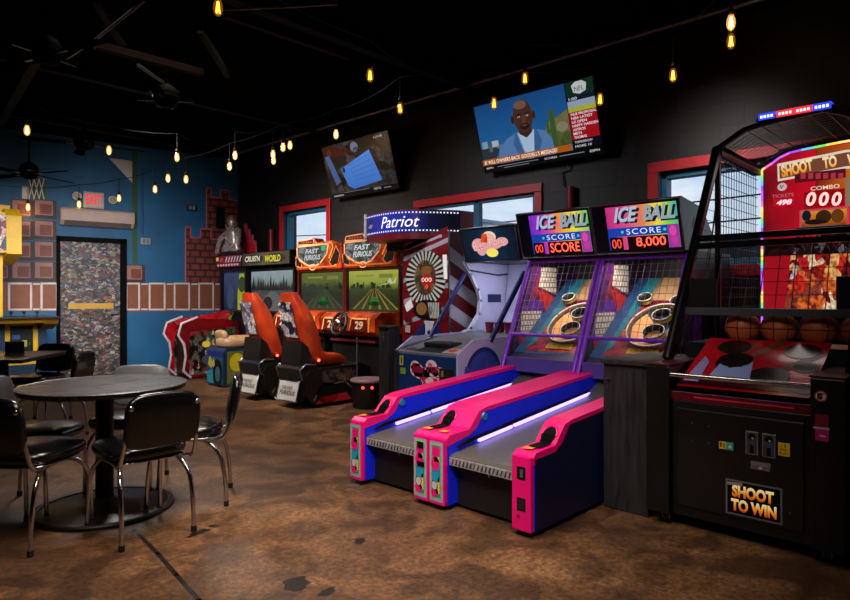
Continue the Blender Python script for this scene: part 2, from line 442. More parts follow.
# --- ceiling and the walls
CEILM = mat('020202', .95, 0, .4, 3, 0, .02)
c = MB().m(CEILM); c.box((-3, -3, CEIL), (6.2, 12.2, CEIL + .2)); struct(c.build('ceiling'))
BRICKW = brickmat('black_painted_block', '0c0b0b', '110f0f', '050404', 1, .55, .4, .2, .008, .6)
wr = MB().m(BRICKW)
OPEN = [(7.76, 8.93, 1.30, 2.66), (3.98, 5.78, 1.45, 2.43), (.88, 2.57, 1.55, 2.46)]     # y0,y1,z0,z1 of the three windows
def wquad(y0, z0, y1, z1):
    wr.add([(XW, y1, z0), (XW, y0, z0), (XW, y0, z1), (XW, y1, z1)], [(0, 1, 2, 3)], [(-y1, z0), (-y0, z0), (-y0, z1), (-y1, z1)])
ys = -3
for (y0, y1, z0, z1) in sorted(OPEN):
    wquad(ys, 0, y0, CEIL); wquad(y0, 0, y1, z0); wquad(y0, z1, y1, CEIL); ys = y1
    wr.box((XW, y0 - .01, z0 - .01), (6.2, y0, z1 + .01)); wr.box((XW, y1, z0 - .01), (6.2, y1 + .01, z1 + .01))
    wr.box((XW, y0, z0 - .01), (6.2, y1, z0)); wr.box((XW, y0, z1), (6.2, y1, z1 + .01))
wquad(ys, 0, 10.42, CEIL)
struct(wr.build('wall_right'))
# --- windows: red casing on the wall, teal frame in the reveal, glass
RED = mat('b81422', .45, 0, .15); TEAL = mat('1f6486', .45, 0, .15); TEALD = mat('173f63', .45, 0, .15)
PANE = glassmat('window_glass', 'fbfdff', .04)
for n, (y0, y1, z0, z1) in enumerate(OPEN, 1):
    wn = bpy.data.objects.new('window_%d' % n, None); col.objects.link(wn); wn.location = (XW, (y0 + y1) / 2, z0); struct(wn)
    t = .1; a = MB().m(RED)
    a.box((XW - .03, y0 - t, z1), (XW + .02, y1 + t, z1 + t)); a.box((XW - .03, y0 - t, z0 - t), (XW + .02, y1 + t, z0))
    a.box((XW - .03, y0 - t, z0), (XW + .02, y0, z1)); a.box((XW - .03, y1, z0), (XW + .02, y1 + t, z1))
    a.build('casing', None, wn, .006)
    a = MB().m(TEAL); k = .035 if n == 2 else .06; xa, xb = (XW + .02, XW + .09) if n == 2 else (XW + .05, XW + .16)
    a.box((xa, y0, z1 - k), (xb, y1, z1)); a.box((xa, y0, z0), (xb, y1, z0 + k)); a.box((xa, y0, z0), (xb, y0 + .05, z1)); a.box((xa, y1 - k, z0), (xb, y1, z1))
    if n == 2: a.box((xa, 4.80, z0), (xb, 4.89, z1))
    a.m(TEALD); a.box((XW + .0, y1 - .012, z0), (XW + .06, y1, z1))
    a.build('frame', None, wn, .004)
    MB().m(PANE).box((XW + .05 if n == 2 else XW + .10, y0 + .02, z0 + .02), (XW + .056 if n == 2 else XW + .106, y1 - .02, z1 - .02)).build('pane', None, wn)
# --- blue wall with its painted blocks and tower
m, nt, b = newmat('blue_wall_paint')
tc = N(nt, 'ShaderNodeTexCoord'); n1 = N(nt, 'ShaderNodeTexNoise'); n1.inputs['Scale'].default_value = 1.6; n1.inputs['Detail'].default_value = 6
nt.links.new(tc.outputs['Object'], n1.inputs['Vector'])
ra = N(nt, 'ShaderNodeValToRGB'); ra.color_ramp.elements[0].position = .3; ra.color_ramp.elements[0].color = lin('06476c'); ra.color_ramp.elements[1].position = .7; ra.color_ramp.elements[1].color = lin('0a5c86')
nt.links.new(n1.outputs['Fac'], ra.inputs['Fac']); nt.links.new(ra.outputs[0], b.inputs['Base Color']); b.inputs['Roughness'].default_value = .6
BLUE = m
bw = MB().m(BLUE); W = Flat(B0, BX, ZU, bw, .002)
W.k = 0; W.rect(-9.1, 0, 0, CEIL, BLUE)
bw.add([B0 + BX * 0 - W.n * .2, B0 - BX * 9.1 - W.n * .2, B0 - BX * 9.1 - W.n * .2 + Vector((0, 0, CEIL)), B0 - W.n * .2 + Vector((0, 0, CEIL))], [(0, 1, 2, 3)])
W.k = 1
TOWER = brickmat('painted_tower_brick', '7e2f22', '6a2419', '2c0f0d', 1, .7, .17, .115, .018, 0)
PINKL = mat('b5505c', .6, 0, .1); BROWN = mat('7c4024', .6, 0, .15); BROWND = mat('2c140e', .6, 0, .15); CREAM = mat('c9bcb4', .6, 0, .1)
PINKB = mat('8f5f56', .6, 0, .15); GREEN = mat('1f4a22', .6, 0, .2); DARKW = mat('12202b', .7)
def P(px, py): return blue(px, py)
def wrect(x0, y0, x1, y1, material):
    (u0, v1), (u1, v0) = P(x0, y0), P(x1, y1); W.rect(u0, v0, u1, v1, material)
def wpoly(pts, material): W.poly([P(*p) for p in pts], material)
# tower with battlements (plain brick)
bt = brickmat
wpoly([(185.5, 284), (185.5, 227), (190.5, 227), (190.5, 237.5), (200.5, 238), (200.5, 229), (211, 229), (211, 239), (240, 240), (240, 284)], TOWER)
wpoly([(206.5, 238.5), (206.5, 188), (211, 188), (211, 197), (220.5, 198), (220.5, 190), (229, 190.5), (229, 199.5), (240, 201), (240, 240)], TOWER)
W.up()
for pts in ([(185.5, 283), (185.5, 227), (190.5, 227), (190.5, 237.5), (200.5, 238), (200.5, 229), (211, 229), (211, 239), (222, 239.5)],
            [(206.5, 229), (206.5, 188), (211, 188), (211, 197), (220.5, 198), (220.5, 190), (229, 190.5), (229, 199.5), (238, 201)]):
    W.line([P(*p) for p in pts], .022, PINKL)
wrect(216, 207, 225, 229, MATTE)
# brown blocks with a plain darker centre, stacked beside the door and along a band
def block(x0, y0, x1, y1):
    k = W.k
    wrect(x0, y0, x1, y1, BROWND); W.k = k + 1
    dx, dy = (x1 - x0), (y1 - y0)
    wrect(x0 + dx * .04, y0 + dy * .04, x1 - dx * .16, y1 - dy * .18, PINKB); W.k = k + 2
    wrect(x0 + dx * .26, y0 + dy * .24, x1 - dx * .22, y1 - dy * .24, mat('6e3018', .6, 0, .2)); W.k = k
for x0, x1, n in ((11.5, 34, 4), (34, 56.5, 4), (-12, 11.5, 1)):
    for q in range(4):
        if q >= 4 - n: block(x0, 199 + q * 20.8, x1, 219.5 + q * 20.8)
block(126, 264.5, 145, 283)
wrect(10, 282, 57.5, 311, BROWN); wrect(126, 283, 222, 310.5, BROWN); wrect(-12, 282, 9, 311, BROWN)
W.up()
for x0, x1 in ((9, 31), (41.5, 57), (126.5, 139), (149.5, 164.5), (174.5, 189), (199, 213)):
    W.line([P(x0, 283.5), P(x1, 283.5), P(x1, 309.5), P(x0, 309.5)], .028, CREAM, True)
    W.line([P(x1 + 3, 284), P(x1 + 8, 284)], .025, CREAM); W.line([P(x1 + 3, 309.3), P(x1 + 8, 309.3)], .025, CREAM)
# plain pennant on a green pole, dark patches of paint
wrect(132, 152, 137.5, 264, GREEN); wpoly([(109, 158), (133, 161), (133, 184)], CREAM)
wrect(29, 178, 46, 199, GREEN); W.up()
for k in range(-1, 5):
    W.line([P(29 + k * 5, 199), P(34 + k * 5, 179)], .012, CREAM) if 0 <= k < 3 else None
    W.line([P(29 + k * 5, 179), P(34 + k * 5, 199)], .012, CREAM) if 0 <= k < 3 else None
wrect(22, 186, 29, 199, CREAM)
struct(bw.build('wall_far'))
WALLM = mat('141416', .8, 0, .3, 3)
a = MB().m(WALLM).box((-3.2, -3, 0), (-3, 12.2, CEIL)); struct(a.build('wall_left'))
a = MB().m(WALLM).box((-3, -3.2, 0), (6.2, -3, CEIL)); struct(a.build('wall_near'))
# --- the door covered in stickers
STICK = collage('sticker_collage', ['5a5450', '1a1615', '857668', '4f2a24', '2d3440', 'a89c92', '5d4526', '120f0f', '7a302a', '8f7c6c', '2a2422', '2c4660', '5b4a46'], 24, 0, .55, stretch=(1.0, 1.6, 1))
door = bpy.data.objects.new('door_1', None); col.objects.link(door); struct(door)
(ua, vt), (ub, _) = P(60, 241), P(119.5, 241); door.location = B0 + BX * (ua + ub) / 2
F2 = Flat(B0, BX, ZU, MB(), .03); F2.k = 1
F2.rect(ua, .01, ub, 2.12, STICK)
fo = F2.build('leaf', door)
YEL = mat('b98a1e', .5); fr = MB().m(mat('020203', .7, 0, .2, 9, 0, .08)); Fr = Flat(B0, BX, ZU, fr, .01)
def wbox(mb, u0, v0, u1, v1, d):
    pts = [B0 + BX * u + ZU_ * v + W.n * q for q in (0, d) for (u, v) in ((u0, v0), (u1, v0), (u1, v1), (u0, v1))]
    mb.add(pts, [(0, 3, 2, 1), (4, 5, 6, 7), (0, 1, 5, 4), (1, 2, 6, 5), (2, 3, 7, 6), (3, 0, 4, 7)])
ZU_ = Vector((0, 0, 1))
wbox(fr, ua - .05, 0, ua, 2.2, .05); wbox(fr, ub, 0, ub + .1, 2.2, .05); wbox(fr, ua - .05, 2.12, ub + .1, 2.2, .05)
fr.build('door_frame', None, door)
st = Flat(B0, BX, ZU, MB(), .034); rs = random.Random(4)
(y0_, y1_) = P(68, 309), P(113, 303); st.rect(y0_[0], y0_[1], y1_[0], y1_[1], YEL)
for q in range(46):
    u = rs.uniform(ua + .05, ub - .12); v = rs.uniform(.2, 2.0); a_, b_ = rs.uniform(.02, .07), rs.uniform(.02, .05)
    st.k = 1 + .02 * q
    st.rect(u, v, u + a_, v + b_, mat(rs.choice(['8d8378', '6d2228', '2d5168', 'a59a8a', '1b1a1c', '7b6a2a', '5a4a5a', '9a4b38']), .5))
st.build('sticker_patch', door)
hb = MB().m(STEEL); wbox(hb, ub - .14, .98, ub - .04, 1.03, .09); hb.build('push_bar', None, door)

# --- roof steel under the black ceiling
STEELD = mat('24130f', .8, 0, .4, 6, 0, .1); STEELG = mat('101112', .7, .2, .3, 6, 0, .1)
def beam(name, p0, p1, w_, h_, material):
    mb = MB().m(material); p0, p1 = Vector(p0), Vector(p1); d = (p1 - p0).normalized(); s_ = d.cross(ZU_).normalized() * w_ / 2; u_ = s_.cross(d).normalized() * h_ / 2
    mb.add([p + q for p in (p0, p1) for q in (s_ + u_, -s_ + u_, -s_ - u_, s_ - u_)], [(0, 1, 2, 3), (7, 6, 5, 4), (0, 4, 5, 1), (1, 5, 6, 2), (2, 6, 7, 3), (3, 7, 4, 0)])
    return struct(mb.build(name))
def atz(px, py, Z): return at(px, py, Z=Z)
beam('ceiling_beam', atz(225, 14, 3.5), atz(350, 57, 3.5), .05, .06, STEELD)
beam('ceiling_beam', atz(95, 45, 3.4), atz(202, 73, 3.4), .08, .06, STEELD)
beam('ceiling_beam', atz(0, 124, 3.55), atz(36, 60, 3.55), .09, .05, STEELG)
beam('ceiling_beam', atz(95, 0, 3.6), atz(122, 43, 3.6), .06, .05, STEELG)
beam('ceiling_beam', atz(200, 30, 3.6), atz(228, 76, 3.6), .05, .05, STEELG)
beam('ceiling_beam', (-2.9, 4.6, 3.68), (5.9, 4.6, 3.68), .1, .12, MATTE)
beam('ceiling_beam', (-2.9, 7.4, 3.68), (5.9, 7.4, 3.68), .1, .12, MATTE)
beam('ceiling_beam', (-2.9, 9.6, 3.68), (5.9, 9.6, 3.68), .1, .12, MATTE)
COND = mat('77787c', .4, .8, .2)
def pipe(pts, r, label, cat='pipe', name='conduit_pipe', material=COND):
    mb = MB().m(material); mb.tube(pts, r, 10); o = mb.build(name); return tag(o, label, cat)
pipe([(5.45, 9.8, 3.66), (5.45, 8.4, 3.655), (5.45, 4.5, 3.64), (5.45, .2, 3.62)], .022, 'long grey conduit pipe running under the ceiling above the televisions')
pipe([atz(145, 0, 3.5), atz(95, 40, 3.5), atz(66, 59, 3.5)], .012, 'thin grey rod crossing the dark ceiling near the corner fan')
pipe([atz(138, 65, 3.45), atz(160, 80, 3.45), atz(178, 92, 3.45)], .016, 'short grey pipe slanting across ceiling above the middle fan')
pipe([atz(222, 10, 3.35), atz(290, 7, 3.35), atz(337, 4, 3.35)], .008, 'thin grey rod beside the hanging bulb at the top of the ceiling')
REDP = mat('8c1422', .4, 0, .2)
pipe([(5.9, 9.23, 0), (5.9, 9.23, 1.2), (5.9, 9.23, 2.4)], .045, 'red painted pipe on wall between motorbike games and far window', 'pipe', 'wall_pipe', REDP)
pipe([(5.9, 3.5, 0), (5.9, 3.5, 1.2), (5.9, 3.5, 2.43)], .04, 'red painted pipe on wall behind the two rolling ball alleys', 'pipe', 'wall_pipe', REDP)
pipe([P3 for P3 in (B0 + BX * P(142, 240)[0] + W.n * .03 + ZU_ * P(142, 236)[1], B0 + BX * P(142, 240)[0] + W.n * .03 + ZU_ * 3.4)], .012, 'thin blue painted conduit climbing the blue wall above its outlet box', 'pipe', 'conduit_pipe', mat('124a78', .5))
# --- things fixed to the blue wall
def wallthing(name, label, cat, px, py):
    u, v = P(px, py); return thing(name, label, cat, B0 + BX * u + ZU_ * v)
BEIGE = mat('b59a8e', .45, 0, .1); BEIGED = mat('6a5852', .5)
t = wallthing('air_conditioner', 'long beige wall-mounted air conditioner above the sticker door', 'air conditioner', 95, 231)
(u0, v1), (u1, v0) = P(59, 211), P(132, 230); 
def wprism(mb, u0, u1, prof):
    n = len(prof); pts = [B0 + BX * u + W.n * d + ZU_ * v for u in (u0, u1) for d, v in prof]
    mb.add(pts, [tuple(range(n)), tuple(range(2 * n - 1, n - 1, -1))] + [((i + 1) % n, i, n + i, n + (i + 1) % n) for i in range(n)])
vb, vt = 1.27 + (296 - 228) * 10.2 / 630, 1.27 + (296 - 211.5) * 10.2 / 630
mb = MB().m(BEIGE); mb.smooth = False; wprism(mb, u0, u1, [(0, vt), (.16, vt), (.2, vt - .03), (.21, vt - .12), (.19, vb + .07), (.12, vb), (0, vb)]); mb.build('housing', None, t, .012)
mb = MB().m(BEIGED); wprism(mb, u0 + .05, u1 - .05, [(.192, vb + .062), (.196, vb + .066), (.124, vb - .004), (.118, vb - .002)]); mb.build('air_louver', None, t)
t = wallthing('exit_sign', 'lit red exit sign with twin emergency lamps on the blue wall', 'exit sign', 91, 209)
(u0, v1), (u1, v0) = P(82.5, 191.5), P(103.5, 209.5)
mb = MB().m(mat('a89e92', .5)); wbox(mb, u0, v0, u1, v1, .06); mb.build('sign_box', None, t, .006)
F = Flat(B0 + W.n * .062, BX, ZU, MB()); F.rect(u0 + .02, v0 + .03, u1 - .02, v1 - .025, mat('b9a6a0', .5)); F.up(); F.text('EXIT', u0 + .04, v0 + .06, u1 - .05, v1 - .045, glow('ff2a3a', 1.1), bold=.02)
F.build('sign_face', t, 'pale face with glowing red EXIT lettering')
for (px, py) in ((75.5, 197), (111, 201)):
    u, v = P(px, py); mb = MB().m(mat('b5a79c', .4)); c_ = B0 + BX * u + ZU_ * v
    mb.tube([c_, c_ + W.n * .06, c_ + W.n * .1, c_ + W.n * .14], [.03, .05, .062, .066], 16); mb.m(glow('8a7c70', .6)); mb.cyl(c_ + W.n * .14, c_ + W.n * .142, .05)
    wbox(mb, u - .02, v + .02, u + .02, v + .07, .03)
    mb.build('emergency_lamp', None, t)
for (px, py, lab) in ((145, 241.5, 'grey outlet box on blue wall beside the green pole'), (191, 208, 'small dark junction box on blue wall beside the painted tower')):
    t = wallthing('outlet_box', lab, 'outlet box', px, py); u, v = P(px, py)
    mb = MB().m(mat('8d8f90' if px < 150 else '15202c', .5)); wbox(mb, u - .08, v - .055, u + .08, v + .055, .06); mb.build('box_body', None, t, .008)
    mb = MB().m(mat('5d6163' if px < 150 else '6e7a86', .5)); wbox(mb, u - .05, v - .035, u - .01, v + .035, .064); wbox(mb, u + .012, v - .035, u + .05, v + .035, .064); mb.build('socket_cover', None, t)
# --- outside the windows
LINE = mat('22262c', .8)
for k, (za, zb) in enumerate(((5.4, 5.3), (4.6, 4.75), (3.75, 3.7), (6.2, 6.35), (3.3, 3.15))):
    mb = MB().m(LINE); mb.tube([(14, -6 + q * 2.4, za + (zb - za) * q / 12 - .012 * q * (12 - q)) for q in range(13)], .018, 6)
    tag(mb.build('power_line'), ('uppermost', 'second', 'fourth', 'topmost slack', 'lowest')[k] + ' dark power line strung outside the windows', 'power line')
mb = MB().m(mat('30343a', .8)); mb.tube([(13.2, 5.2, 3.2), (14, 8.5, 4.6), (15, 12, 5.6)], .015, 6); tag(mb.build('power_line'), 'slanting power line crossing behind the middle window', 'power line')
t = thing('neighbouring_building', 'blue grey building seen through the middle window', 'building', (10.5, 9.0, 0))
mb = MB().m(mat('eef7ff', .8, 0, .04)); mb.box((10, 8.1, 0), (13, 9.1, 2.78)); mb.build('wall', None, t)
mb = MB().m(mat('9ab8d0', .8)); mb.box((9.98, 8.5, 2.4), (10, 8.68, 2.66)); mb.box((9.98, 8.22, 2.2), (10, 8.34, 2.6)); mb.build('window', None, t)
mb = MB().m(mat('a9bccb', .8)); mb.box((9.9, 8.0, 2.78), (13.1, 9.2, 2.84)); mb.build('roof', None, t)
t = thing('distant_shed', 'dark sloping roof seen through the window behind the basketball game', 'building', (10, 2, 0))
mb = MB().m(mat('3d3b3c', .8, 0, .3)); mb.prism_x([(-1.5, 0), (3.6, 0), (3.6, 2.15), (2.6, 2.1), (1.2, 1.6), (-1.5, 1.5)], 10, 12); mb.build('roof', None, t)
a = MB().m(mat('6d6c68', .9, 0, .2, 1)); a.box((6.2, -20, -.25), (40, 30, -.05)); o = a.build('ground'); struct(o)
# ================================================================== ROLLING-BALL ALLEYS
PINK = mat('f20c78', .3, 0, .06, 8, 0, .5); PINK2 = mat('c40b58', .3, 0, .1); COBALT = mat('1428f4', .35, 0, .1); NAVY = mat('0a0f3a', .45, 0, .2)
LANE = mat('5a5852', .36, 0, .14, 30); PURPLE = mat('8a34d4', .3, 0, .12); PURPLED = mat('45206e', .4, 0, .2)
LEDV = glow('9c84ff', 3.6); TRIMG = mat('c4c4ca', .35, .4, .4, 40)
CYAN = mat('1aa0c0', .4); LIME = mat('8edc2a', .4); YELLOW = mat('f0d23c', .4); SKYB = mat('2387c8', .4); LILAC = mat('a9a0d8', .4)
MARQ = glowramp('marquee_rainbow', [(0, 'c01e7c'), (.3, 'e0508a'), (.55, 'f08a50'), (.72, 'ffe04a'), (.88, '7be04a'), (1, '35b0a0')], .1, .72, 0, .85, .25, 9)
MARQ2 = glowramp('marquee_violet_rainbow', [(0, '5a2ac8'), (.2, 'a032d0'), (.42, 'f05a78'), (.6, 'ffb03a'), (.78, 'f5ee4a'), (1, '4ad060')], .1, .72, 0, .85, .25, 9)
BOARDART = collage('target_board_art', ['c2181e', '9a1430', 'd0402a', 'b01818', 'e06a30', '8c1038'], 5, 0, .35)
SIDEART = collage('alley_side_art', ['5a1c6a', '8a2030', '301048', '6a2aa0', '992848', '241038'], 4, 0, .4)
NETW = brickmat('white_net_print', 'd8cfc4', 'cfc4b4', '7a6a60', 1, .6, .05, .05, .006, 0)
def alley(y0, y1, label, score, rainbow, posts, group, cups=(1, 1)):
    """y0 = the side nearer the basketball game, y1 = the far side; X runs from the player to the wall"""
    t = thing('rolling_ball_alley', label, 'arcade game', (2.77, (y0 + y1) / 2, 0), group)
    RW = .13
    low = [(2.785, .03), (2.785, .41), (2.98, .418), (3.05, .455), (3.13, .545), (4.72, .658), (4.72, .03)]
    cap = [(2.77, .38), (2.77, .42), (2.80, .445), (2.98, .452), (3.08, .553), (3.16, .57), (4.72, .68), (4.72, .656), (3.13, .543), (3.05, .453), (2.98, .416)]
    for k, (a, b) in enumerate(((y0, y0 + RW), (y1 - RW, y1))):
        mb = MB().m(COBALT); inner_low = low
        mb.prism_y(low, a, b)
        mb.m(NAVY); F = Flat((0, a, 0), (1, 0, 0), ZU, mb, .001); F.poly([(x, z) for x, z in low], NAVY) if k == 0 else None
        rail = mb.build('side_rail', None, t, 0, 'blue side rail with hot pink cap')
        mb = MB().m(PINK); mb.prism_y(cap, a - .0004, b + .0004); mb.build('rail_cap', None, rail, .008)
        c = (a + b) / 2
        mb = MB().m(MATTE)                                   # ball cup let into the cap
        if not cups[k]: pass
        F = Flat((0, 0, .4545), (1, 0, 0), (0, 1, 0), mb, .001)
        F.poly([(2.89 + .035 * math.cos(q) * 1.0, c + .038 * math.sin(q)) for q in [PI / 2 + PI * i / 10 for i in range(11)]] + [(2.985, c - .038), (2.985, c + .038)], MATTE)
        F = Flat((2.98, c, .452), (0, -1, 0), (.1, 0, .101), mb, .003); F.ell(0, .06, .046, .058, MATTE); F.rect(-.038, -.004, .038, .06, MATTE)
        if cups[k]: mb.build('ball_cup', None, rail)
        mb = MB().m(PINK2); F = Flat((3.08, c, .553), (0, -1, 0), (-.1, 0, -.101), mb, .002)
        mb = MB().m(PINK); 
        pts = [Vector((2.98, c, .452)) + Vector((.1, 0, .101)) * .42 + Vector((0, math.cos(q) * .047, 0)) + Vector((.0704, 0, .0711)) * (math.sin(q) * .6) for q in [2 * PI * i / 24 for i in range(24)]]
        mb.tube(pts[0:13], .008, 8); mb.build('cup_rim', None, rail) if cups[k] else None
        # front post
        style = posts[k]
        mb = MB().m(PINK); mb.box((2.752, a + .004, .03), (2.785, b - .004, .425)); post = mb.build('front_post', None, t, .006)
        F = Flat((2.7515, b, 0), XL, ZU, MB(), .0008); wd = b - a
        if style == 'art':
            F.rect(.012, .05, wd - .012, .405, LILAC); F.up(); F.rect(.022, .065, wd - .022, .392, LIME); F.up(); F.rect(.029, .075, wd - .029, .382, SKYB); F.up()
            F.rect(.034, .32, wd - .034, .375, PINK); F.ell(wd * .45, .275, .034, .045, PINK); F.rect(.05, .285, wd - .035, .315, YELLOW); F.up()
            F.rect(.036, .17, wd - .036, .225, CYAN); F.ell(wd * .42, .105, .03, .028, PINK); F.poly([(wd * .5, .10), (wd - .034, .10), (wd - .036, .2), (wd * .62, .19)], YELLOW); F.up()
            F.ell(wd * .42, .145, .026, .03, WHITE); F.up(); F.ring(wd * .42, .145, .026, .03, .004, mat('22252a', .4))
            if k == 1 or True:
                F.rect(wd * .33, .345, wd * .72, .385, MATTE) if posts[2 + k] else None
                F.rect(wd * .33, .235, wd * .8, .265, MATTE) if posts[2 + k] else None
        else:
            F.ell(wd * .36, .105, .012, .01, mat('7c1040', .4))
            for zc in (.335, .17):
                G = Flat((2.7515, b, 0), XL, ZU, MB(), .0008)
                G.rect(wd * .3, zc - .035, wd * .72, zc + .035, MATTE); G.up(); G.rect(wd * .45, zc - .022, wd * .6, zc + .022, mat('55595e', .4)) if zc > .3 else G.rect(wd * .34, zc - .028, wd * .68, zc + .028, mat('1a1b20', .2))
                G.build('coin_slot', post, 'square black coin slot')
        F.build('post_panel', post)
        mb = MB().m(YELLOW); F = Flat((2.83, c, .4535), (0, -1, 0), (1, 0, 0), mb, .001); F.rect(-.035, -.02, .02, .03, mat('e8a020', .4)); mb.build('price_sticker', None, rail)
    if posts[2] or True:
        mb = MB().m(mat('1c7fa8', .3)); mb.cyl((3.12, y1 - RW - .004, .515), (3.12, y1 - RW - .016, .515), .026, .022); mb.build('start_button', None, t, 0, 'round blue button on the pink rail')
    ya, yb = y0 + RW, y1 - RW
    mb = MB().m(LANE); mb.prism_y([(2.80, .285), (2.80, .322), (2.83, .332), (4.35, .49), (4.62, .60), (4.62, .40)], ya, yb); mb.build('lane', None, t, 0, 'grey carpeted ball lane')
    mb = MB().m(TRIMG); mb.box((2.79, ya + .005, .272), (2.80, yb - .005, .318))
    F = Flat((2.79, yb, .272), XL, ZU, mb); rs = random.Random(5)
    for q in range(16):
        u = .02 + q * (yb - ya - .04) / 16; F.poly([(u, .006), (u + .012, .04), (u + .022, .04), (u + .008 + rs.uniform(0, .01), .006)], mat('3a3a40', .4))
    mb.build('lane_trim', None, t, 0, 'engraved metal strip on the lane edge')
    mb = MB().m(mat('16130f', .6, 0, .4)); mb.box((2.87, ya, .02), (2.89, yb, .28)); F = Flat((2.869, (ya + yb) / 2, .235), XL, ZU, mb); F.ell(0, 0, .008, .01, STEEL); mb.build('front_panel', None, t)
    mb = MB().m(MATTE); mb.prism_y([(2.89, .02), (2.89, .28), (4.6, .4), (4.6, .02)], ya, yb); mb.build('lower_body', None, t)
    for (xa, xb) in ((3.06, 3.40), (3.43, 4.42)):
        za, zb = .342 + (xa - 2.83) * .101, .342 + (xb - 2.83) * .101
        mb = MB().m(LEDV); mb.prism_y([(xa, za), (xb, zb), (xb, zb + .019), (xa, za + .019)], yb - .022, yb - .002); mb.build('light_strip', None, t, 0, 'glowing violet strip light along the lane')
        mb = MB().m(MATTE); mb.prism_y([(xa - .2, za + .003), (xb, zb + .021), (xb, zb + .034), (xa - .1, za + .032)], yb - .016, yb - .001); mb.build('strip_channel', None, t)
    # cabinet
    prof = [(4.55, .02), (4.47, .70), (4.53, .74), (4.90, 1.57), (4.86, 1.61), (4.86, 1.63), (5.80, 1.63), (5.80, .02)]
    for k, (a, b) in enumerate(((y0 + .004, y0 + .026), (y1 - .026, y1 - .004))):
        mb = MB().m(mat('0b0b10', .5)); mb.prism_y(prof, a, b)
        if k == 0:
            F = Flat((0, a, 0), (1, 0, 0), ZU, mb); F.poly([(4.66, .82), (4.98, 1.5), (5.3, 1.5), (5.1, .82)], SIDEART); F.up()
            for q in range(5): F.poly([(4.70 + q * .055, .9 + q * .13), (4.75 + q * .055, .9 + q * .13), (4.78 + q * .055, 1.0 + q * .13), (4.73 + q * .055, 1.0 + q * .13)], mat(['7a5a30', '503060', '8a2840', '305070', '7a6a40'][q], .4))
        else:
            F = Flat((0, a, 0), (1, 0, 0), ZU, mb); F.poly([(4.58, .78), (4.92, 1.55), (5.78, 1.55), (5.78, .78)], SIDEART); F.up()
            F.poly([(5.02, 1.36), (5.06, 1.54), (5.32, 1.54), (5.32, 1.28)], NETW); F.poly([(4.72, .93), (4.74, 1.13), (5.06, 1.13), (5.0, .93)], NETW); F.poly([(5.0, 1.33), (5.34, 1.25), (5.3, 1.0), (5.2, .98)], mat('d0281c', .4))
            F.poly([(4.70, .84), (4.70, .90), (5.0, .90), (5.0, .84)], mat('c01030', .4)); F.line([(5.03, .92), (5.12, 1.1), (5.06, 1.3), (5.0, 1.36)], .012, MATTE)
        mb.build('side_panel', None, t)
    mb = MB().m(mat('0d0c12', .5)); mb.box((5.74, y0 + .026, .02), (5.80, y1 - .026, 1.63)); mb.m(BLACK); mb.box((4.9, y0 + .026, 1.60), (5.75, y1 - .026, 1.63)); mb.build('back_panel', None, t)
    # target board
    yc = (y0 + y1) / 2; hw = (y1 - y0) / 2 - .03
    bo, by = Vector((4.66, yc, .80)), Vector((.84, 0, .60)).normalized()
    mb = MB(); F = Flat(bo, XL, by, mb, .002); L = 1.08
    F.rect(-hw, -.05, hw, L, mat('1d4a7c', .4)); F.up(); F.rect(-hw + .1, -.02, hw - .04, L, BOARDART); F.up()
    F.poly([(-hw + .10, 0), (-hw + .15, .1), (-hw + .15, .5), (-hw + .24, .8), (-hw + .24, L), (-hw + .10, L)], mat('1b7a8c', .4)); F.rect(-.14, .74, hw, L, mat('b08a60', .6)); F.up()
    F.ell(.08, .36, .215, .27, mat('202048', .4)); F.up(); F.poly([(.08 + .2 * math.cos(q), .36 + .25 * math.sin(q)) for q in [PI * .75 + PI * i / 14 for i in range(15)]], mat('f2a25a', .4))
    F.rect(-.05, .02, .2, .09, mat('c8a030', .4)); F.text('ICE BALL', -.03, .035, .18, .075, MATTE)
    mb.build('target_board', None, t, 0, 'sloping red and blue target board with printed stripes')
    def ring3(u, v, r, r2, h0, h1, material, thick):
        pr = MB().m(material); vs = []; seg = 32
        for h in (h0, h1):
            for rr_ in (r, r - thick):
                for q in range(seg):
                    a = 2 * PI * q / seg; vs.append(F.o + F.x * (u + rr_ * math.cos(a)) + F.y * (v + rr_ * (r2 / r) * math.sin(a)) + F.n * h)
        fs = []
        for q in range(seg):
            n = (q + 1) % seg; A, Bq, C, D = 0, seg, 2 * seg, 3 * seg
            fs += [(A + q, A + n, C + n, C + q), (Bq + n, Bq + q, D + q, D + n), (C + q, C + n, D + n, D + q)]
        pr.smooth = True; pr.add(vs, fs); return pr
    rg = ring3(.08, .36, .225, .28, .0, .04, mat('7a6428', .4), .006).build('big_ring', None, t); ring3(.08, .36, .228, .283, .036, .046, mat('e0e2ea', .3), .008).build('ring_edge', None, rg, 0, 'white ring edge')
    CUP = brickmat('cup_lettering', 'd8c070', 'c8ccd0', '15130f', 1, .4, .03, .04, .4, 0, 'Object')
    for (u, v, r) in ((.11, .24, .085), (.10, .46, .075), (.18, .66, .075), (-.13, .70, .06)):
        pr = ring3(u, v, r, r, .0, .07, mat('2a2620', .4), .006); F3 = Flat(bo, XL, by, pr); F3.k = 5; F3.ell(u, v, r * .92, r * .92, MATTE)
        cupo = pr.build('target_cup', None, t)
        ring3(u, v, r + .003, r + .003, .063, .072, mat('d8d4c4', .3), .006).build('cup_rim', None, cupo)
        ring3(u, v, r + .002, r + .002, .025, .05, mat('b08a28', .4), .004).build('cup_band', None, cupo)
    mb = MB().m(mat('201040', .5)); mb.prism_y([(4.60, .55), (4.52, .72), (4.68, .80), (4.68, .55)], ya - .1, yb + .1); mb.m(mat('55469a', .4)); mb.box((4.50, y0 + .03, .62), (4.53, y1 - .03, .74)); mb.build('ball_gutter', None, t)
    # purple wire screen
    def gp(y, z): return Vector((4.49 + (z - .72) * .45, y, z))
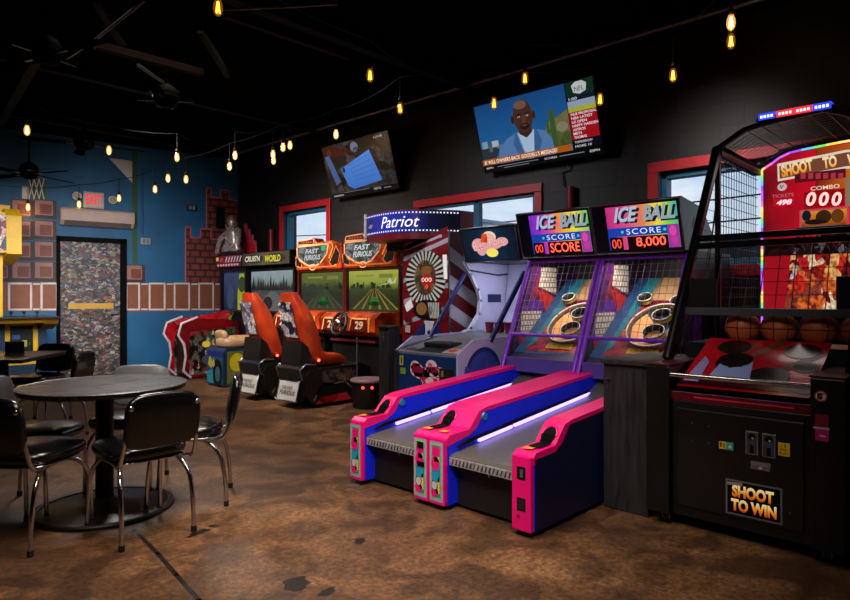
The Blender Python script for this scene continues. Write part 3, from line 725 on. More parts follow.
    mb = MB().m(PURPLE)
    for y in (y0 + .02, y1 - .02): mb.tube([gp(y, .64), gp(y, 1.585)], .021, 4)
    mb.tube([gp(y0, .935), gp(y1, .935)], .018, 4); mb.tube([gp(y0, 1.585), gp(y1, 1.585)], .022, 4)
    frm = mb.build('screen_frame', None, t, 0, 'purple tubular frame of the wire screen')
    mb = MB().m(mat('9a8f98', .4, .6)); n = 13
    for q in range(1, n): y = y0 + .02 + (y1 - y0 - .04) * q / n; mb.tube([gp(y, .935), gp(y, 1.585)], .0022, 4, False)
    for q in range(1, 11): z = .935 + .65 * q / 11; mb.tube([gp(y0 + .02, z), gp(y1 - .02, z)], .0022, 4, False)
    mb.build('wire_mesh', None, frm)
    lamp = bpy.data.lights.new('alley_lamp', 'AREA'); lamp.energy = 5; lamp.size = .5; lamp.size_y = .08; lamp.shape = 'RECTANGLE'; lamp.color = (1, .9, .8)
    lo = bpy.data.objects.new('alley_lamp', lamp); col.objects.link(lo); lo.location = (4.95, (y0 + y1) / 2, 1.57); lo.rotation_euler = (Vector((5.2, (y0 + y1) / 2, .9)) - lo.location).to_track_quat('-Z', 'Y').to_euler()
    # lit head
    A, Bm = Vector((4.80, 0, 1.625)), Vector((4.69, 0, 2.0)); hy = Bm - A; H = hy.length
    mb = MB().m(mat('101318', .4)); mb.prism_y([(4.80, 1.62), (4.69, 2.0), (4.72, 2.02), (5.15, 1.97), (5.55, 1.62)], y0 + .002, y1 - .002); head = mb.build('head_box', None, t, .004)
    W_ = y1 - y0; F = Flat((4.80, y1, 1.625), XL, hy, MB(), .0015)
    F.rect(.012, .012, W_ - .012, H - .012, mat('0c1526', .25)); F.up(); F.rect(.13, .02, W_ - .03, H - .018, rainbow); F.up()
    F.rect(.13, .13, W_ - .03, .2, glow('1a3fae', .9)); F.rect(.13, .02, .2, .2, glow('1a3fae', .9)); F.rect(.62, .02, W_ - .03, .2, glow('a03aa0', .9)); F.up()
    F.text('ICE', .215, .232, .42, .35, glow('14204a', .5), .35, .05); F.text('BALL', .455, .232, .715, .35, glow('14204a', .5), .35, .05); F.up()
    F.text('ICE', .195, .245, .40, .366, glow('b4c4dc', .9), .35, .035); F.text('BALL', .435, .245, .695, .366, glow('9aa8b0', .9), .35, .035)
    F.text('SCORE', .29, .143, .57, .187, glow('d5ecff', 1.1), 0, 0, 1.2)
    F.ell(.66, .15, .028, .04, glow('e04aa8', .9)); F.ell(.67, .08, .026, .035, glow('c83a98', .9)); F.ell(.255, .165, .012, .012, glow('28d0b0', 1)); F.ell(.60, .165, .012, .012, glow('28d0b0', 1))
    art = F.build('lit_marquee', head, 'glowing marquee with ICE BALL lettering')
    F = Flat((4.80, y1, 1.625), XL, hy, MB(), .0015); F.k = 4
    F.rect(.14, .02, .25, .125, mat('1a0608', .3)); F.rect(.29, .02, .62, .125, mat('1a0608', .3)); F.up()
    F.text('00', .155, .035, .235, .11, glow('ff4a38', 1.6)); F.text(score, .31 if len(score) > 5 or score == 'SCORE' else .36, .03, .60, .115, glow('ff5540', 2.0), 0, .015)
    F.build('score_display', head, 'red digital score readout')
    mb = MB().m(STEEL); mb.tube([(4.797, y0 + .006, 1.615), (4.684, y0 + .006, 2.005), (4.684, y1 - .006, 2.005), (4.797, y1 - .006, 1.615)], .008, 6, closed=True); mb.build('marquee_trim', None, head)
    if y0 < 2:
        F = Flat((0, y0 + .001, 0), (1, 0, 0), ZU, MB()); F.text('A', 4.93, 1.79, 5.02, 1.88, mat('4a3818', .5), 0, .03); F.build('side_emblem', head)
    return t
alley(2.605, 3.345, 'purple and pink ice ball alley reading SCORE, beside the beer pong game', 'SCORE', MARQ2, ('art', 'art', 1, 0), None)
alley(1.865, 2.603, 'pink and blue ice ball alley showing 8,000, beside the black wooden box', '8,000', MARQ, ('plain', 'art', 0, 0), None, (1, 0))

# ================================================================== BLACK BOX
WOODB = mat('1f1e1f', .5, 0, .45, 4)
def woodmat(name, c1, c2, sc=(1, 1, 1), rough=.5, scale=3.):
    m, nt, b = newmat(name); tc = N(nt, 'ShaderNodeTexCoord'); mp = N(nt, 'ShaderNodeMapping'); mp.inputs['Scale'].default_value = sc
    nt.links.new(tc.outputs['Object'], mp.inputs['Vector'])
    no = N(nt, 'ShaderNodeTexNoise'); no.inputs['Scale'].default_value = scale; no.inputs['Detail'].default_value = 7; no.inputs['Distortion'].default_value = .6
    nt.links.new(mp.outputs[0], no.inputs['Vector']); r = N(nt, 'ShaderNodeValToRGB'); r.color_ramp.elements[0].position = .35; r.color_ramp.elements[1].position = .65
    r.color_ramp.elements[0].color = lin(c1); r.color_ramp.elements[1].color = lin(c2)
    nt.links.new(no.outputs['Fac'], r.inputs['Fac']); nt.links.new(r.outputs['Color'], b.inputs['Base Color']); b.inputs['Roughness'].default_value = rough
    bp = N(nt, 'ShaderNodeBump'); bp.inputs['Strength'].default_value = .15; bp.inputs['Distance'].default_value = .004
    nt.links.new(no.outputs['Fac'], bp.inputs['Height']); nt.links.new(bp.outputs['Normal'], b.inputs['Normal'])
    return m
GRAIN = woodmat('black_woodgrain', '0d0d0e', '29282a', (8, 8, 1), .55, 4)
t = thing('ticket_box', 'black woodgrain box standing between the ice ball alley and the basketball game', 'box', (3.75, 1.71, 0))
mb = MB().m(GRAIN); mb.box((3.49, 1.568, .0), (4.08, 1.848, .865)); mb.build('box_body', None, t, .004)
mb = MB().m(GRAIN); mb.box((3.465, 1.56, .866), (4.1, 1.856, .895)); mb.build('box_lid', None, t, .004)
mb = MB().m(STEEL); mb.cyl((3.488, 1.82, .775), (3.475, 1.82, .775), .009); mb.tube([(3.477, 1.822, .775), (3.465, 1.795, .782)], .004, 6); mb.build('latch', None, t)

# ================================================================== BASKETBALL GAME
Y0, Y1 = .60, 1.55
BK = mat('0c0c0d', .38, 0, .3, 8); BK2 = mat('121214', .3, 0, .3, 8); FRM = mat('101012', .35, .5, .2)
REDB = mat('b80a1e', .2, 0, .25, 3, 0, .5, .3); WIRE = mat('3c3c40', .4, .6)
bbg = thing('basketball_game', 'tall black caged basketball game with red scoreboard and lit SHOOT TO WIN sign', 'arcade game', (4.0, 1.075, 0))
t = bbg
for (a, b) in ((Y0, .745), (1.42, Y1)):
    mb = MB().m(BK); mb.box((3.42, a, .07), (4.1, b, .885)); p = mb.build('front_pillar', None, t, .008)
    mb = MB().m(mat('4a120e', .4, 0, .5, 30)); mb.box((3.415, a - .004, .886), (4.05, b + .004, .896)); mb.build('pillar_cap', None, p, .002, 'dark red pillar cap')
mb = MB().m(BK); mb.box((3.46, .745, .07), (3.6, 1.42, .70)); mb.build('front_body', None, t, .006)
mb = MB().m(BK2); mb.box((3.445, .775, .13), (3.462, 1.39, .66)); dr = mb.build('service_door', None, t, .006)
F = Flat((3.4445, 1.39, .13), XL, ZU, MB(), .0012)
U = lambda px, py: ((1.39 - at(px, py, X=3.445).y), at(px, py, X=3.445).z - .13)
def r2(x0, y0, x1, y1, material):
    (u0, v1), (u1, v0) = U(x0, y0), U(x1, y1); F.rect(u0, v0, u1, v1, material)
(ua_, va_), (ub_, vb_) = U(728, 505), U(783.5, 492)
F.rect(.258, .015, .522, .195, mat('8f939c', .35, .6)); F.up(); F.rect(.267, .024, .513, .186, MATTE); F.up()
GOLD = glowramp('flame_lettering_top', [(0, 'b02a10'), (.45, 'e88a1a'), (1, 'f8e4a0')], .105, .169, 1, .72)
GOLD2 = glowramp('flame_lettering_bottom', [(0, 'b02a10'), (.45, 'e88a1a'), (1, 'f8e4a0')], .037, .1, 1, .72)
F.text('SHOOT', .29, .107, .485, .170, GOLD, 0, .05); F.text('TO WIN', .285, .036, .497, .099, GOLD2, 0, .05); F.up()
F.poly([(.268, .165), (.34, .170), (.34, .186), (.268, .18)], mat('a88a94', .4)); F.build('shoot_to_win_sign', dr, 'framed SHOOT TO WIN sign in flame lettering')
def doorplate(name, x0, y0, x1, y1, material, label=None, draw=None):
    (u0, v1), (u1, v0) = U(x0, y0), U(x1, y1)
    mb = MB().m(material); mb.box((3.436, 1.39 - u1, .13 + v0), (3.445, 1.39 - u0, .13 + v1)); o = mb.build(name, None, dr, .002, label)
    G = Flat((3.4355, 1.39 - u0, .13 + v0), XL, ZU, MB(), .0008); draw(G, u1 - u0, v1 - v0); G.build(name + '_print', o); return o
def coin(G, w_, h_):
    G.rect(w_ * .1, h_ * .05, w_ * .9, h_ * .95, mat('63666c', .3, .7, .4, 60)); G.up(); G.ell(w_ * .5, h_ * .78, w_ * .3, h_ * .14, MATTE); G.rect(w_ * .2, h_ * .5, w_ * .8, h_ * .6, mat('3a4870', .4)); G.rect(w_ * .35, h_ * .06, w_ * .65, h_ * .42, MATTE); G.up()
    G.ell(w_ * .58, h_ * .72, w_ * .1, h_ * .05, mat('e8eaf0', .2, .8))
doorplate('coin_slot', 746, 430.5, 758.5, 455.5, mat('9a9da3', .3, .7), 'silver coin slot', coin)
doorplate('coin_slot', 762.5, 433, 776, 458.5, mat('9a9da3', .3, .7), 'silver coin slot', coin)
doorplate('price_sticker', 778.5, 442, 790.5, 457, mat('e0b81e', .4), 'yellow price sticker', lambda G, a, b: (G.text('1 $', a * .3, b * .66, a * .7, b * .88, MATTE), G.text('PER', a * .22, b * .4, a * .78, b * .58, MATTE), G.text('PLAY', a * .14, b * .12, a * .86, b * .32, MATTE)))
doorplate('card_reader', 719, 440, 735, 453, mat('16181a', .4), 'card reader with yellow and green sticker', lambda G, a, b: (G.rect(a * .05, b * .25, a * .5, b * .95, mat('d8b428', .4)), G.rect(a * .5, b * .25, a * .95, b * .95, mat('3aa080', .4)), G.up(), G.rect(a * .12, b * .4, a * .2, b * .85, MATTE), G.rect(a * .27, b * .4, a * .42, b * .8, mat('a08018', .4)), G.poly([(a * .6, b * .4), (a * .75, b * .8), (a * .88, b * .45)], WHITE)))
doorplate('serial_plate', 751, 460.5, 771, 472, mat('6a5a58', .4), 'small metal plate', lambda G, a, b: (G.rect(a * .1, b * .6, a * .9, b * .72, mat('8f8480', .4)), G.rect(a * .1, b * .8, a * .9, b * .9, mat('8f8480', .4)), G.ell(a * .5, b * .3, a * .1, b * .15, mat('c8c4c8', .3))))
mb = MB().m(STEEL)
for (px, py) in ((692, 423), (709, 426), (692, 441), (709, 443), (790, 513)):
    q = at(px, py, X=3.444); mb.cyl((3.446, q.y, q.z), (3.438, q.y, q.z), .004, seg=8)
mb.build('door_bolt', None, dr)
F = Flat((3.4195, .745, 0), XL, ZU, MB(), .001)
F.ell(.045, .80, .026, .026, WHITE); F.up(); F.ring(.045, .80, .026, .026, .005, mat('c03038', .4)); F.rect(.03, .785, .052, .815, MATTE); F.up(); F.line([(.028, .783), (.062, .817)], .005, mat('c03038', .4))
F.build('warning_decal', t, 'round white warning sticker')
F = Flat((3.4195, .745, 0), XL, ZU, MB(), .001)
F.rect(.022, .655, .076, .715, mat('7a1c26', .4)); F.rect(.022, .59, .076, .645, mat('c01878', .4)); F.rect(.015, .645, .08, .656, mat('b0a8b0', .4)); F.up(); F.rect(.04, .61, .065, .618, WHITE); F.build('ticket_label', t, 'red and magenta ticket label')
mb = MB().m(CHROME); mb.cyl((3.44, .745, .838), (3.44, 1.42, .838), .014); mb.build('guard_bar', None, t, 0, 'polished chrome guard bar')
# red ball bed with printed circles
mb = MB().m(REDB); F = Flat((3.50, 1.40, .79), XL, Vector((.47, 0, .22)), mb, .0015); F.k = 0
F.rect(.0, -.03, .64, .53, REDB); F.up()
DISC = mat('16080c', .2, 0, .3); OLIVE = mat('5a3a18', .3)
F.poly([(.0, .0), (.64, .0), (.64, .09), (.0, .05)], mat('3a0a1a', .2)); F.line([(.46, .2), (.6, .38)], .05, OLIVE); F.line([(.3, .36), (.4, .5)], .04, OLIVE); F.line([(.18, .28), (.26, .46)], .04, OLIVE); F.up()
for (u, v, a) in ((.22, .24, .095), (.17, .43, .09), (.42, .14, .1), (.52, .42, .09), (.57, .25, .06)): F.ell(u, v, a, a * .9, DISC)
F.up(); F.poly([(.13, .05), (.155, .26), (.21, .19), (.27, .21), (.31, .29), (.35, .05)], mat('8c9cd0', .25)); F.up(); F.rect(.13, .05, .35, .085, mat('16224e', .3)); F.ell(.22, .28, .09, .08, DISC); F.poly([(.02, .02), (.05, .3), (.09, .24), (.1, .02)], mat('8a80b0', .3)); F.up(); F.text('PLAY BALL', .14, .03, .34, .045, WHITE) if False else None  # pale blue shape: window reflection painted onto the glossy bed
mb.box((3.46, .745, .70), (3.475, 1.42, .745)); mb.build('ball_bed', None, t, 0, 'glossy red ball bed with dark printed circles')
mb = MB().m(mat('7c1020', .3)); F = Flat((3.459, 1.42, .70), XL, ZU, mb); F.rect(0, .0, .675, .045, mat('5a0c18', .3)); F.up(); F.rect(.12, .02, .6, .028, mat('c03048', .3)); mb.build('front_lip', None, t)
# ball shelf and grey rail
mb = MB().m(BK); mb.box((3.95, Y0 + .02, .90), (4.35, Y1 - .02, .985)); mb.build('ball_shelf', None, t)
GREYR = mat('55565a', .4, .4, .2)
mb = MB().m(GREYR); mb.box((3.90, Y0 - .0, 1.155), (3.94, Y1 + .06, 1.20)); mb.build('front_rail', None, t, .004, 'grey steel rail above the balls')
mb = MB().m(BK)
for (a, b) in ((1.345, 1.53), (Y0 - .02, .735)): mb = MB().m(BK); mb.prism_x([(a, 1.2), (b, 1.2), (b, 1.375), (a, 1.375)], 3.93, 3.945); mb.build('corner_plate', None, t, .003)
# cage
def lean(z): return 3.66 + (z - .9) * (4.49 - 3.66) / (2.275 - .9)
def fr_(pts, r): mb = MB().m(FRM); mb.tube(pts, r, 4); return mb
for y in (Y1 - .02, Y0 + .02):
    mb = MB().m(FRM); mb.tube([(3.66, y, .9), (4.1, y, 1.625), (4.49, y, 2.275)], [.03, .03, .034], 4); mb.build('leaning_post', None, t)
    mb = MB().m(FRM); mb.tube([(4.5, y, .95), (4.5, y, 2.27)], .022, 4); mb.build('upright_post', None, t)
    mb = MB().m(FRM); mb.tube([(4.49, y, 2.26), (5.38, y, 2.245)], .045, 4); mb.build('roof_rail', None, t)
    mb = MB().m(mat('7a6030', .5)); mb.tube([(4.30, y + .02, 1.22), (4.62, y + .02, 2.2)], .006, 5); mb.build('side_cable', None, t)
    mb = MB().m(WIRE)
    for q in range(1, 16): x = 4.5 + (5.38 - 4.5) * q / 16; mb.tube([(x, y, 1.05), (x, y, 2.25)], .0028, 4, False)
    for q in range(17): z = 1.05 + 1.2 * q / 17; mb.tube([(4.5, y, z), (5.38, y, z)], .0028, 4, False)
    for q in range(1, 12):
        z0_, z1_ = .95, .95
        x = 3.72 + q * .07; z = .9 + (x - 3.66) / .6036; mb.tube([(x, y, .9), (x, y, min(z, 1.18))], .002, 4, False)
    for q in range(1, 14):
        z = 1.2 + 1.0 * q / 14; mb.tube([(lean(z), y, z), (4.5, y, z)], .002, 4, False)
    mb.build('side_mesh', None, t)
    mb = MB().m(FRM); mb.tube([(3.7, y, .885), (4.05, y, 1.165)], .014, 4); mb.build('side_brace', None, t)
for z in (1.635, 1.585):
    mb = MB().m(FRM); mb.box((lean(z) - .02, Y0 - .02, z - .018), (lean(z) + .03, Y1 - .0, z + .018)); mb.build('cross_bar', None, t, .003)
mb = MB().m(WIRE)
for q in range(0, 12):
    y = Y0 + .02 + .9 * q / 11; mb.tube([(3.93, y, 1.2), (lean(1.58), y, 1.58)], .003, 4, False)
for q in range(1, 5): z = 1.2 + .38 * q / 5; mb.tube([(3.93 + (lean(1.58) - 3.93) * q / 5, Y0, z), (3.93 + (lean(1.58) - 3.93) * q / 5, Y1, z)], .003, 4, False)
mb.build('front_mesh', None, t)
# arched roof
RP = [(Y1 - .02, 2.27), (1.35, 2.37), (1.26, 2.385), (.90, 2.41), (.80, 2.37), (Y0 + .02, 2.27)]
mb = MB().m(FRM); mb.tube([(4.47, y, z) for y, z in RP], .02, 4); mb.build('roof_hoop', None, t); mb = MB().m(FRM); mb.tube([(5.38, y, z) for y, z in RP], .03, 4); mb.build('roof_hoop', None, t)
mb = MB().m(mat('55555a', .4, .5))
for q in range(1, 14):
    x = 4.47 + .91 * q / 14; mb.tube([(x, y, z) for y, z in RP], .003, 4, False)
for (y, z) in RP[1:-1] + [(1.18, 2.39), (1.08, 2.4), (.99, 2.405)]: mb.tube([(4.47, y, z), (5.38, y, z)], .003, 4, False)
mb.build('roof_wires', None, t)
mb = MB().m(BLACK); mb.box((4.43, .84, 2.40), (4.50, 1.27, 2.425)); lb = mb.build('light_bar', None, t, .003)
for k, (a, h) in enumerate(((1.255, '2a3cff'), (1.15, 'ff2a3a'), (1.05, 'ff2a3a'), (.95, '2a3cff'))):
    mb = MB().m(glow(h, 1.6)); mb.box((4.425, a - .098, 2.402), (4.505, a, 2.442)); mb.m(glow('dfe2ff' if 'ff' == h[-2:] else 'ffd0c8', 2.0))
    for q in range(4): mb.box((4.42, a - .085 + q * .02, 2.412), (4.426, a - .073 + q * .02, 2.428))
    mb.build('beacon_lamp', None, lb, 0, 'blue beacon' if h[0] == '2' else 'red beacon')
# back board
XB = 5.36
mb = MB().m(mat('7a0a18', .4)); mb.prism_x([(Y1 - .06, .95), (Y1 - .06, 2.25), (1.34, 2.34), (1.26, 2.36), (.90, 2.38), (.8, 2.34), (Y0 + .06, 2.25), (Y0 + .06, .95)], XB, XB + .04); bb = mb.build('backboard', None, t)
F = Flat((XB - .001, Y1 - .06, 0), XL, ZU, MB(), .0015)
V = lambda px, py: (Y1 - .06 - at(px, py, X=XB).y, at(px, py, X=XB).z)
REDG = glowramp('red_backboard_glow', [(0, '5a0a14'), (.5, 'c00c22'), (1, 'e0182e')], 0, .8, 0, 1.15, .5, 4)
F.poly([(.01, 1.62), (.01, 2.24), (.15, 2.33), (.24, 2.35), (.58, 2.37), (.68, 2.33), (.82, 2.24), (.82, 1.62)], REDG); F.up()
F.rect(.36, 1.95, .62, 2.36, glowramp('orange_rays', [(0, '8a1c14'), (.5, 'c85a1a'), (1, 'd8902a')], .35, .7, 0, .7, .6, 6)); F.up()
def sb(x0, x1, y0, y1):
    xm = (x0 + x1) / 2; a_, b_ = V(x0, 200)[0], V(x1, 200)[0]; return a_, V(xm, y1)[1], b_, V(xm, y0)[1]
def sline(pts): return [V(*p) for p in pts]
F.poly(sline([(777.5, 164), (846, 150), (880, 148), (880, 166), (846, 169), (778, 181.5)]), glow('e8dcc8', .85)); F.up(); F.poly(sline([(779.5, 166.5), (846, 152.5), (879, 150), (879, 164), (846, 166.5), (780, 179)]), glow('9a5a44', .5)); F.up()
FLAME = glowramp('flame_banner', [(0, 'c8501a'), (.5, 'f0a030'), (1, 'fff0c0')], 2.12, 2.30, 1, .95)
F.text('SHOOT', *sb(781.5, 813, 162, 174.5), FLAME, 0, .05, rot=.13); F.text('TO', *sb(823, 837, 156, 168), FLAME, 0, .05, rot=.1); F.text('WIN', *sb(847, 872, 153, 165), FLAME, 0, .04)
F.rect(*sb(795, 846, 171.5, 180.5), glow('581018', .9)); F.up()
for q in range(6): F.rect(*sb(801 + q * 7.5, 806 + q * 7.5, 173.2, 179), glow('a83444', .9))
u_, v_ = V(782.5, 187); F.ell(u_, v_, .032, .03, glow('c8b8b8', .9)); F.up(); F.text('V', u_ - .015, v_ - .015, u_ + .015, v_ + .015, glow('6a1a20', .9), .2, .03)
F.text('TICKETS', *sb(772.5, 794, 194, 197.5), glow('d8707a', .8)); F.text('COMBO', *sb(811, 840, 185.5, 189.5), glow('ffdccc', .9), 0, .01)
F.rect(*sb(774, 795, 198.5, 206), glow('b8101e', 1.0)); F.rect(*sb(804.5, 845, 190.5, 207.5), glow('8a0812', 1.0)); F.up()
F.text('498', *sb(777, 792.5, 199.8, 205), glow('ff9aa4', 2.4), .2, .04)
for q in range(3): F.text('0', *sb(806.5 + q * 12.8, 816.5 + q * 12.8, 192.2, 206), glow('ffb0a8', 1.7), .15, .03)
F.rect(*sb(846, 852, 178, 206), glow('a88a70', .6))
F.rect(*sb(800, 849, 208.5, 228), glow('c8505a', .8)); F.up(); F.rect(*sb(802, 847, 210.5, 226), glowramp('sunset_print', [(0, '702010'), (.5, 'c8601c'), (1, 'e8982a')], 1.76, 1.9, 1, .8, .5, 10)); F.up()
for (x_, y_, a_, b_, h) in ((807, 216, .03, .04, '141a2e'), (824, 217, .05, .05, '3a2414'), (838, 216, .04, .05, '6a3a14'), (816, 222, .07, .02, '1a1010')): F.ell(*V(x_, y_), a_, b_, glow(h, .8))
F.rect(.01, 1.58, .82, 1.70, collage('dark_rim_print', ['1a0c10', '3a1418', '0c0a0e', '8a8088', '5a1018'], 14, .5, .3)); F.up()
bba = F.build('score_board', bb, 'glowing red scoreboard with 000 and 498 readouts')
F = Flat((XB - .001, Y1 - .06, 0), XL, ZU, MB(), .0015)
F.rect(.01, 1.12, .82, 1.60, collage('crowd_players_print', ['c22a1e', 'd8622a', 'e0a060', 'c8c0c0', '6a1418', 'b01a20', '8a3a2a', 'e8c8a0', '8a2018'], 15, 1.1, .3, stretch=(1.2, .7, 1))); F.up()
F.poly([(.01, 1.12), (.01, 1.6), (.2, 1.6), (.15, 1.12)], glow('b01222', .7)); F.rect(.01, 1.0, .82, 1.12, mat('1a0a10', .3))
F.build('player_mural', bb, 'orange and red printed mural on the lower backboard')
mb = MB().m(MATTE)
led = ['c060ff', 'ffd060', 'a050f0', 'ff70c0', '70e070', 'd060ff', 'ffe080', '60c0ff']
pts = [(Y1 - .06, 1.02 + .041 * q) for q in range(31)] + [(1.47 - .0, 2.262), (1.42, 2.29), (1.37, 2.325), (1.30, 2.352), (1.22, 2.362), (1.14, 2.367), (1.06, 2.372), (.98, 2.377), (.9, 2.38)]
mb = MB()
for q in range(len(pts) - 1):
    mb.m(glow(led[(q * 5) % 8], 1.25)); (a, b), (c_, d) = pts[q], pts[q + 1]; mb.tube([(XB - .012, a, b), (XB - .012, c_, d)], .008, 6)
mb.build('light_trim', None, bb, 0, 'multicoloured light trim around the backboard')
cl = bpy.data.lights.new('cage_fill', 'AREA'); cl.energy = 2.5; cl.size = .6; cl.color = (1, .85, .8); lo = bpy.data.objects.new('cage_fill', cl); col.objects.link(lo); lo.location = (4.75, 1.07, 2.2); lo.rotation_euler = (0, math.radians(20), 0)  # unseen light added inside the cage to brighten the balls
# hoop
mb = MB().m(mat('181214', .4)); c_ = Vector((4.98, .98, 1.72)); mb.tube([c_ + Vector((.2 * math.cos(q), .2 * math.sin(q), 0)) for q in [2 * PI * i / 28 for i in range(28)]], .014, 8, closed=True)
mb.box((5.17, .90, 1.66), (5.36, 1.06, 1.74)); hp = mb.build('hoop', None, t)
mb = MB().m(mat('585058', .6))
for q in range(12):
    a, a2 = 2 * PI * q / 12, 2 * PI * (q + .5) / 12
    for s_ in (1, -1): mb.tube([c_ + Vector((.195 * math.cos(a), .195 * math.sin(a), -.01)), c_ + Vector((.16 * math.cos(a + s_ * .26), .16 * math.sin(a + s_ * .26), -.08)), c_ + Vector((.13 * math.cos(a + s_ * .52), .13 * math.sin(a + s_ * .52), -.16))], .004, 4, False)
mb.build('hoop_net', None, hp)
for (x, y) in ((3.52, 1.47), (3.52, .69)):
    mb = MB().m(STEEL); mb.box((x - .03, y - .025, .055), (x + .03, y + .025, .075)); mb.box((x - .02, y - .022, .02), (x + .02, y - .016, .06)); mb.box((x - .02, y + .016, .02), (x + .02, y + .022, .06)); ca = mb.build('caster', None, t)
    mb = MB().m(mat('4a2a22', .5)); mb.cyl((x, y - .014, .031), (x, y + .014, .031), .031, seg=18); mb.build('wheel', None, ca)
mb = MB().m(BK); mb.box((4.1, Y0 + .02, .05), (5.4, Y1 - .02, .90)); mb.build('rear_base', None, t)
# basketballs in a row
m, nt, b = newmat('basketball_leather'); tc = N(nt, 'ShaderNodeTexCoord'); vo = N(nt, 'ShaderNodeTexVoronoi'); vo.inputs['Scale'].default_value = 160
nt.links.new(tc.outputs['Object'], vo.inputs['Vector']); bp = N(nt, 'ShaderNodeBump'); bp.inputs['Strength'].default_value = .3; bp.inputs['Distance'].default_value = .002
nt.links.new(vo.outputs['Distance'], bp.inputs['Height']); nt.links.new(bp.outputs['Normal'], b.inputs['Normal']); b.inputs['Base Color'].default_value = lin('b2542a'); b.inputs['Roughness'].default_value = .5
BALLM = m; SEAM = mat('1c100c', .6)
bb0 = thing('basketball', 'orange basketball nearest the ice ball alley in the row of balls', 'basketball', (4.05, 1.235, 1.083), 'basketballs on the ball shelf')
mb = MB().m(BALLM); mb.ball(bb0.location, .098, 28); mb.build('ball_skin', None, bb0)
mb = MB().m(SEAM)
for pl in range(4):
    pts = []
    for q in range(36):
        a = 2 * PI * q / 36; r_ = .0985
        v = Vector((math.cos(a), math.sin(a), 0)) if pl == 0 else Vector((math.cos(a), 0, math.sin(a))) if pl == 1 else Vector((math.cos(a) * .8, (.6 + .12 * math.cos(2 * a)) * (1 if pl == 2 else -1), math.sin(a) * .8)).normalized()
        pts.append(bb0.location + v * r_)
    mb.tube(pts, .0028, 5, closed=True)
mb.build('seam', None, bb0)
for k, lab in enumerate(('orange basketball second along the row from the ice ball alley', 'orange basketball third along the row from the ice ball alley', 'orange basketball at the picture edge end of the row')):
    o = dup(bb0, (4.05, 1.235 - .198 * (k + 1), 1.083), .7 * (k + 1), lab)
# ================================================================== BEER PONG GAME
NAVYB = mat('0e2f66', .4, 0, .15); LILW = mat('b4b2cc', .45, 0, .08); GREYT = mat('6b6a6e', .4, 0, .15)
t = thing('beer_pong_game', 'navy and white beer pong game beside the patriot game', 'arcade game', (4.07, 3.885, 0))
a, b = 3.50, 4.27
body = [(4.07, .04), (4.07, .74), (4.09, .755), (4.22, .79), (4.60, .86), (5.84, .86), (5.84, .04)]
mb = MB().m(NAVYB); mb.prism_y(body, a + .02, b - .02); mb.build('cabinet_body', None, t, .004)
side = [(4.068, .04), (4.068, .765), (4.12, .80), (4.28, .885), (4.97, .895), (5.84, .90), (5.84, .04)]
PALE = mat('aca6cf', .4, 0, .08)
mb = MB().m(PALE); mb.prism_y(side, a, a + .02); F = Flat((0, a, 0), (1, 0, 0), ZU, mb, .0015)
F.poly([(4.42 + .25 * math.cos(q), .58 + .235 * math.sin(q)) for q in [PI * i / 22 for i in range(23)]], mat('20307a', .4)); F.up(); F.poly([(4.42 + .21 * math.cos(q), .58 + .195 * math.sin(q)) for q in [PI * i / 22 for i in range(23)]], mat('3a4aa0', .4)); F.up()
LOGO = mat('6a4a9a', .4); F.up(); F.text('Beer', 4.13, .53, 4.38, .66, LOGO, .25, .05); F.text('Pong', 4.42, .54, 4.72, .68, LOGO, .25, .05)
mb.build('side_panel', None, t, 0, 'pale lilac side panel with printed logo')
mb = MB().m(PALE); mb.prism_y(side, b - .02, b); mb.build('side_panel', None, t)
mb = MB().m(STEEL); mb.box((4.055, b - .035, .04), (4.075, b + .004, .76)); mb.tube([(4.06, b - .015, .755), (4.22, b - .015, .80), (4.6, b - .015, .875)], .014, 6); mb.build('edge_trim', None, t)
F = Flat((4.068, b, 0), XL, ZU, MB(), .0015); W_ = b - a
PINKW = mat('e8c6d2', .4); DPINK = mat('c81e54', .4)
for (u, v, aa, bb_) in ((.28, .60, .085, .062), (.34, .57, .1, .05), (.44, .595, .11, .045), (.46, .645, .07, .06), (.55, .60, .08, .05), (.26, .635, .06, .05)): F.ell(u, v, aa, bb_, PINKW)
F.poly([(.30, .56), (.56, .56), (.52, .48), (.44, .39), (.36, .47)], PINKW); F.up()
F.poly([(.32, .545), (.54, .545), (.505, .48), (.44, .405), (.37, .475)], DPINK); F.text('Beer', .215, .575, .385, .665, mat('a01848', .4), .25, .03); F.text('Pong', .41, .565, .60, .675, mat('a01848', .4), .25, .03); F.up()
F.ell(.44, .515, .05, .03, PINKW); F.ell(.40, .475, .018, .016, PINKW); F.ell(.475, .475, .018, .016, PINKW); F.ell(.44, .44, .016, .014, PINKW)
F.rect(.06, .63, .11, .72, mat('b8a832', .4)); F.rect(.07, .55, .14, .61, mat('7a9a38', .4)); F.text('1', .075, .65, .092, .70, MATTE)
F.build('front_logo', t, 'pink scripted BEER PONG logo with cups on the navy front')
mb = MB().m(mat('15161c', .4)); mb.box((4.05, a + .06, .53), (4.07, a + .2, .64)); cs = mb.build('coin_door', None, t, .003)
mb = MB().m(mat('b09048', .4, .5)); mb.box((4.045, a + .15, .57), (4.051, a + .175, .62)); mb.m(STEEL); mb.box((4.045, a + .09, .57), (4.051, a + .11, .62)); mb.build('coin_slot', None, cs)
mb = MB().m(GREYT); mb.prism_y([(4.075, .757), (4.22, .793), (4.60, .863), (5.2, .90), (5.2, .885), (4.6, .85), (4.22, .78), (4.075, .745)], a + .02, b - .02); deck = mb.build('deck', None, t, 0, 'grey sloping top deck')
d1 = Vector((4.08, b, .7585)); F = Flat(d1, XL, Vector((.14, 0, .036)), MB(), .003)
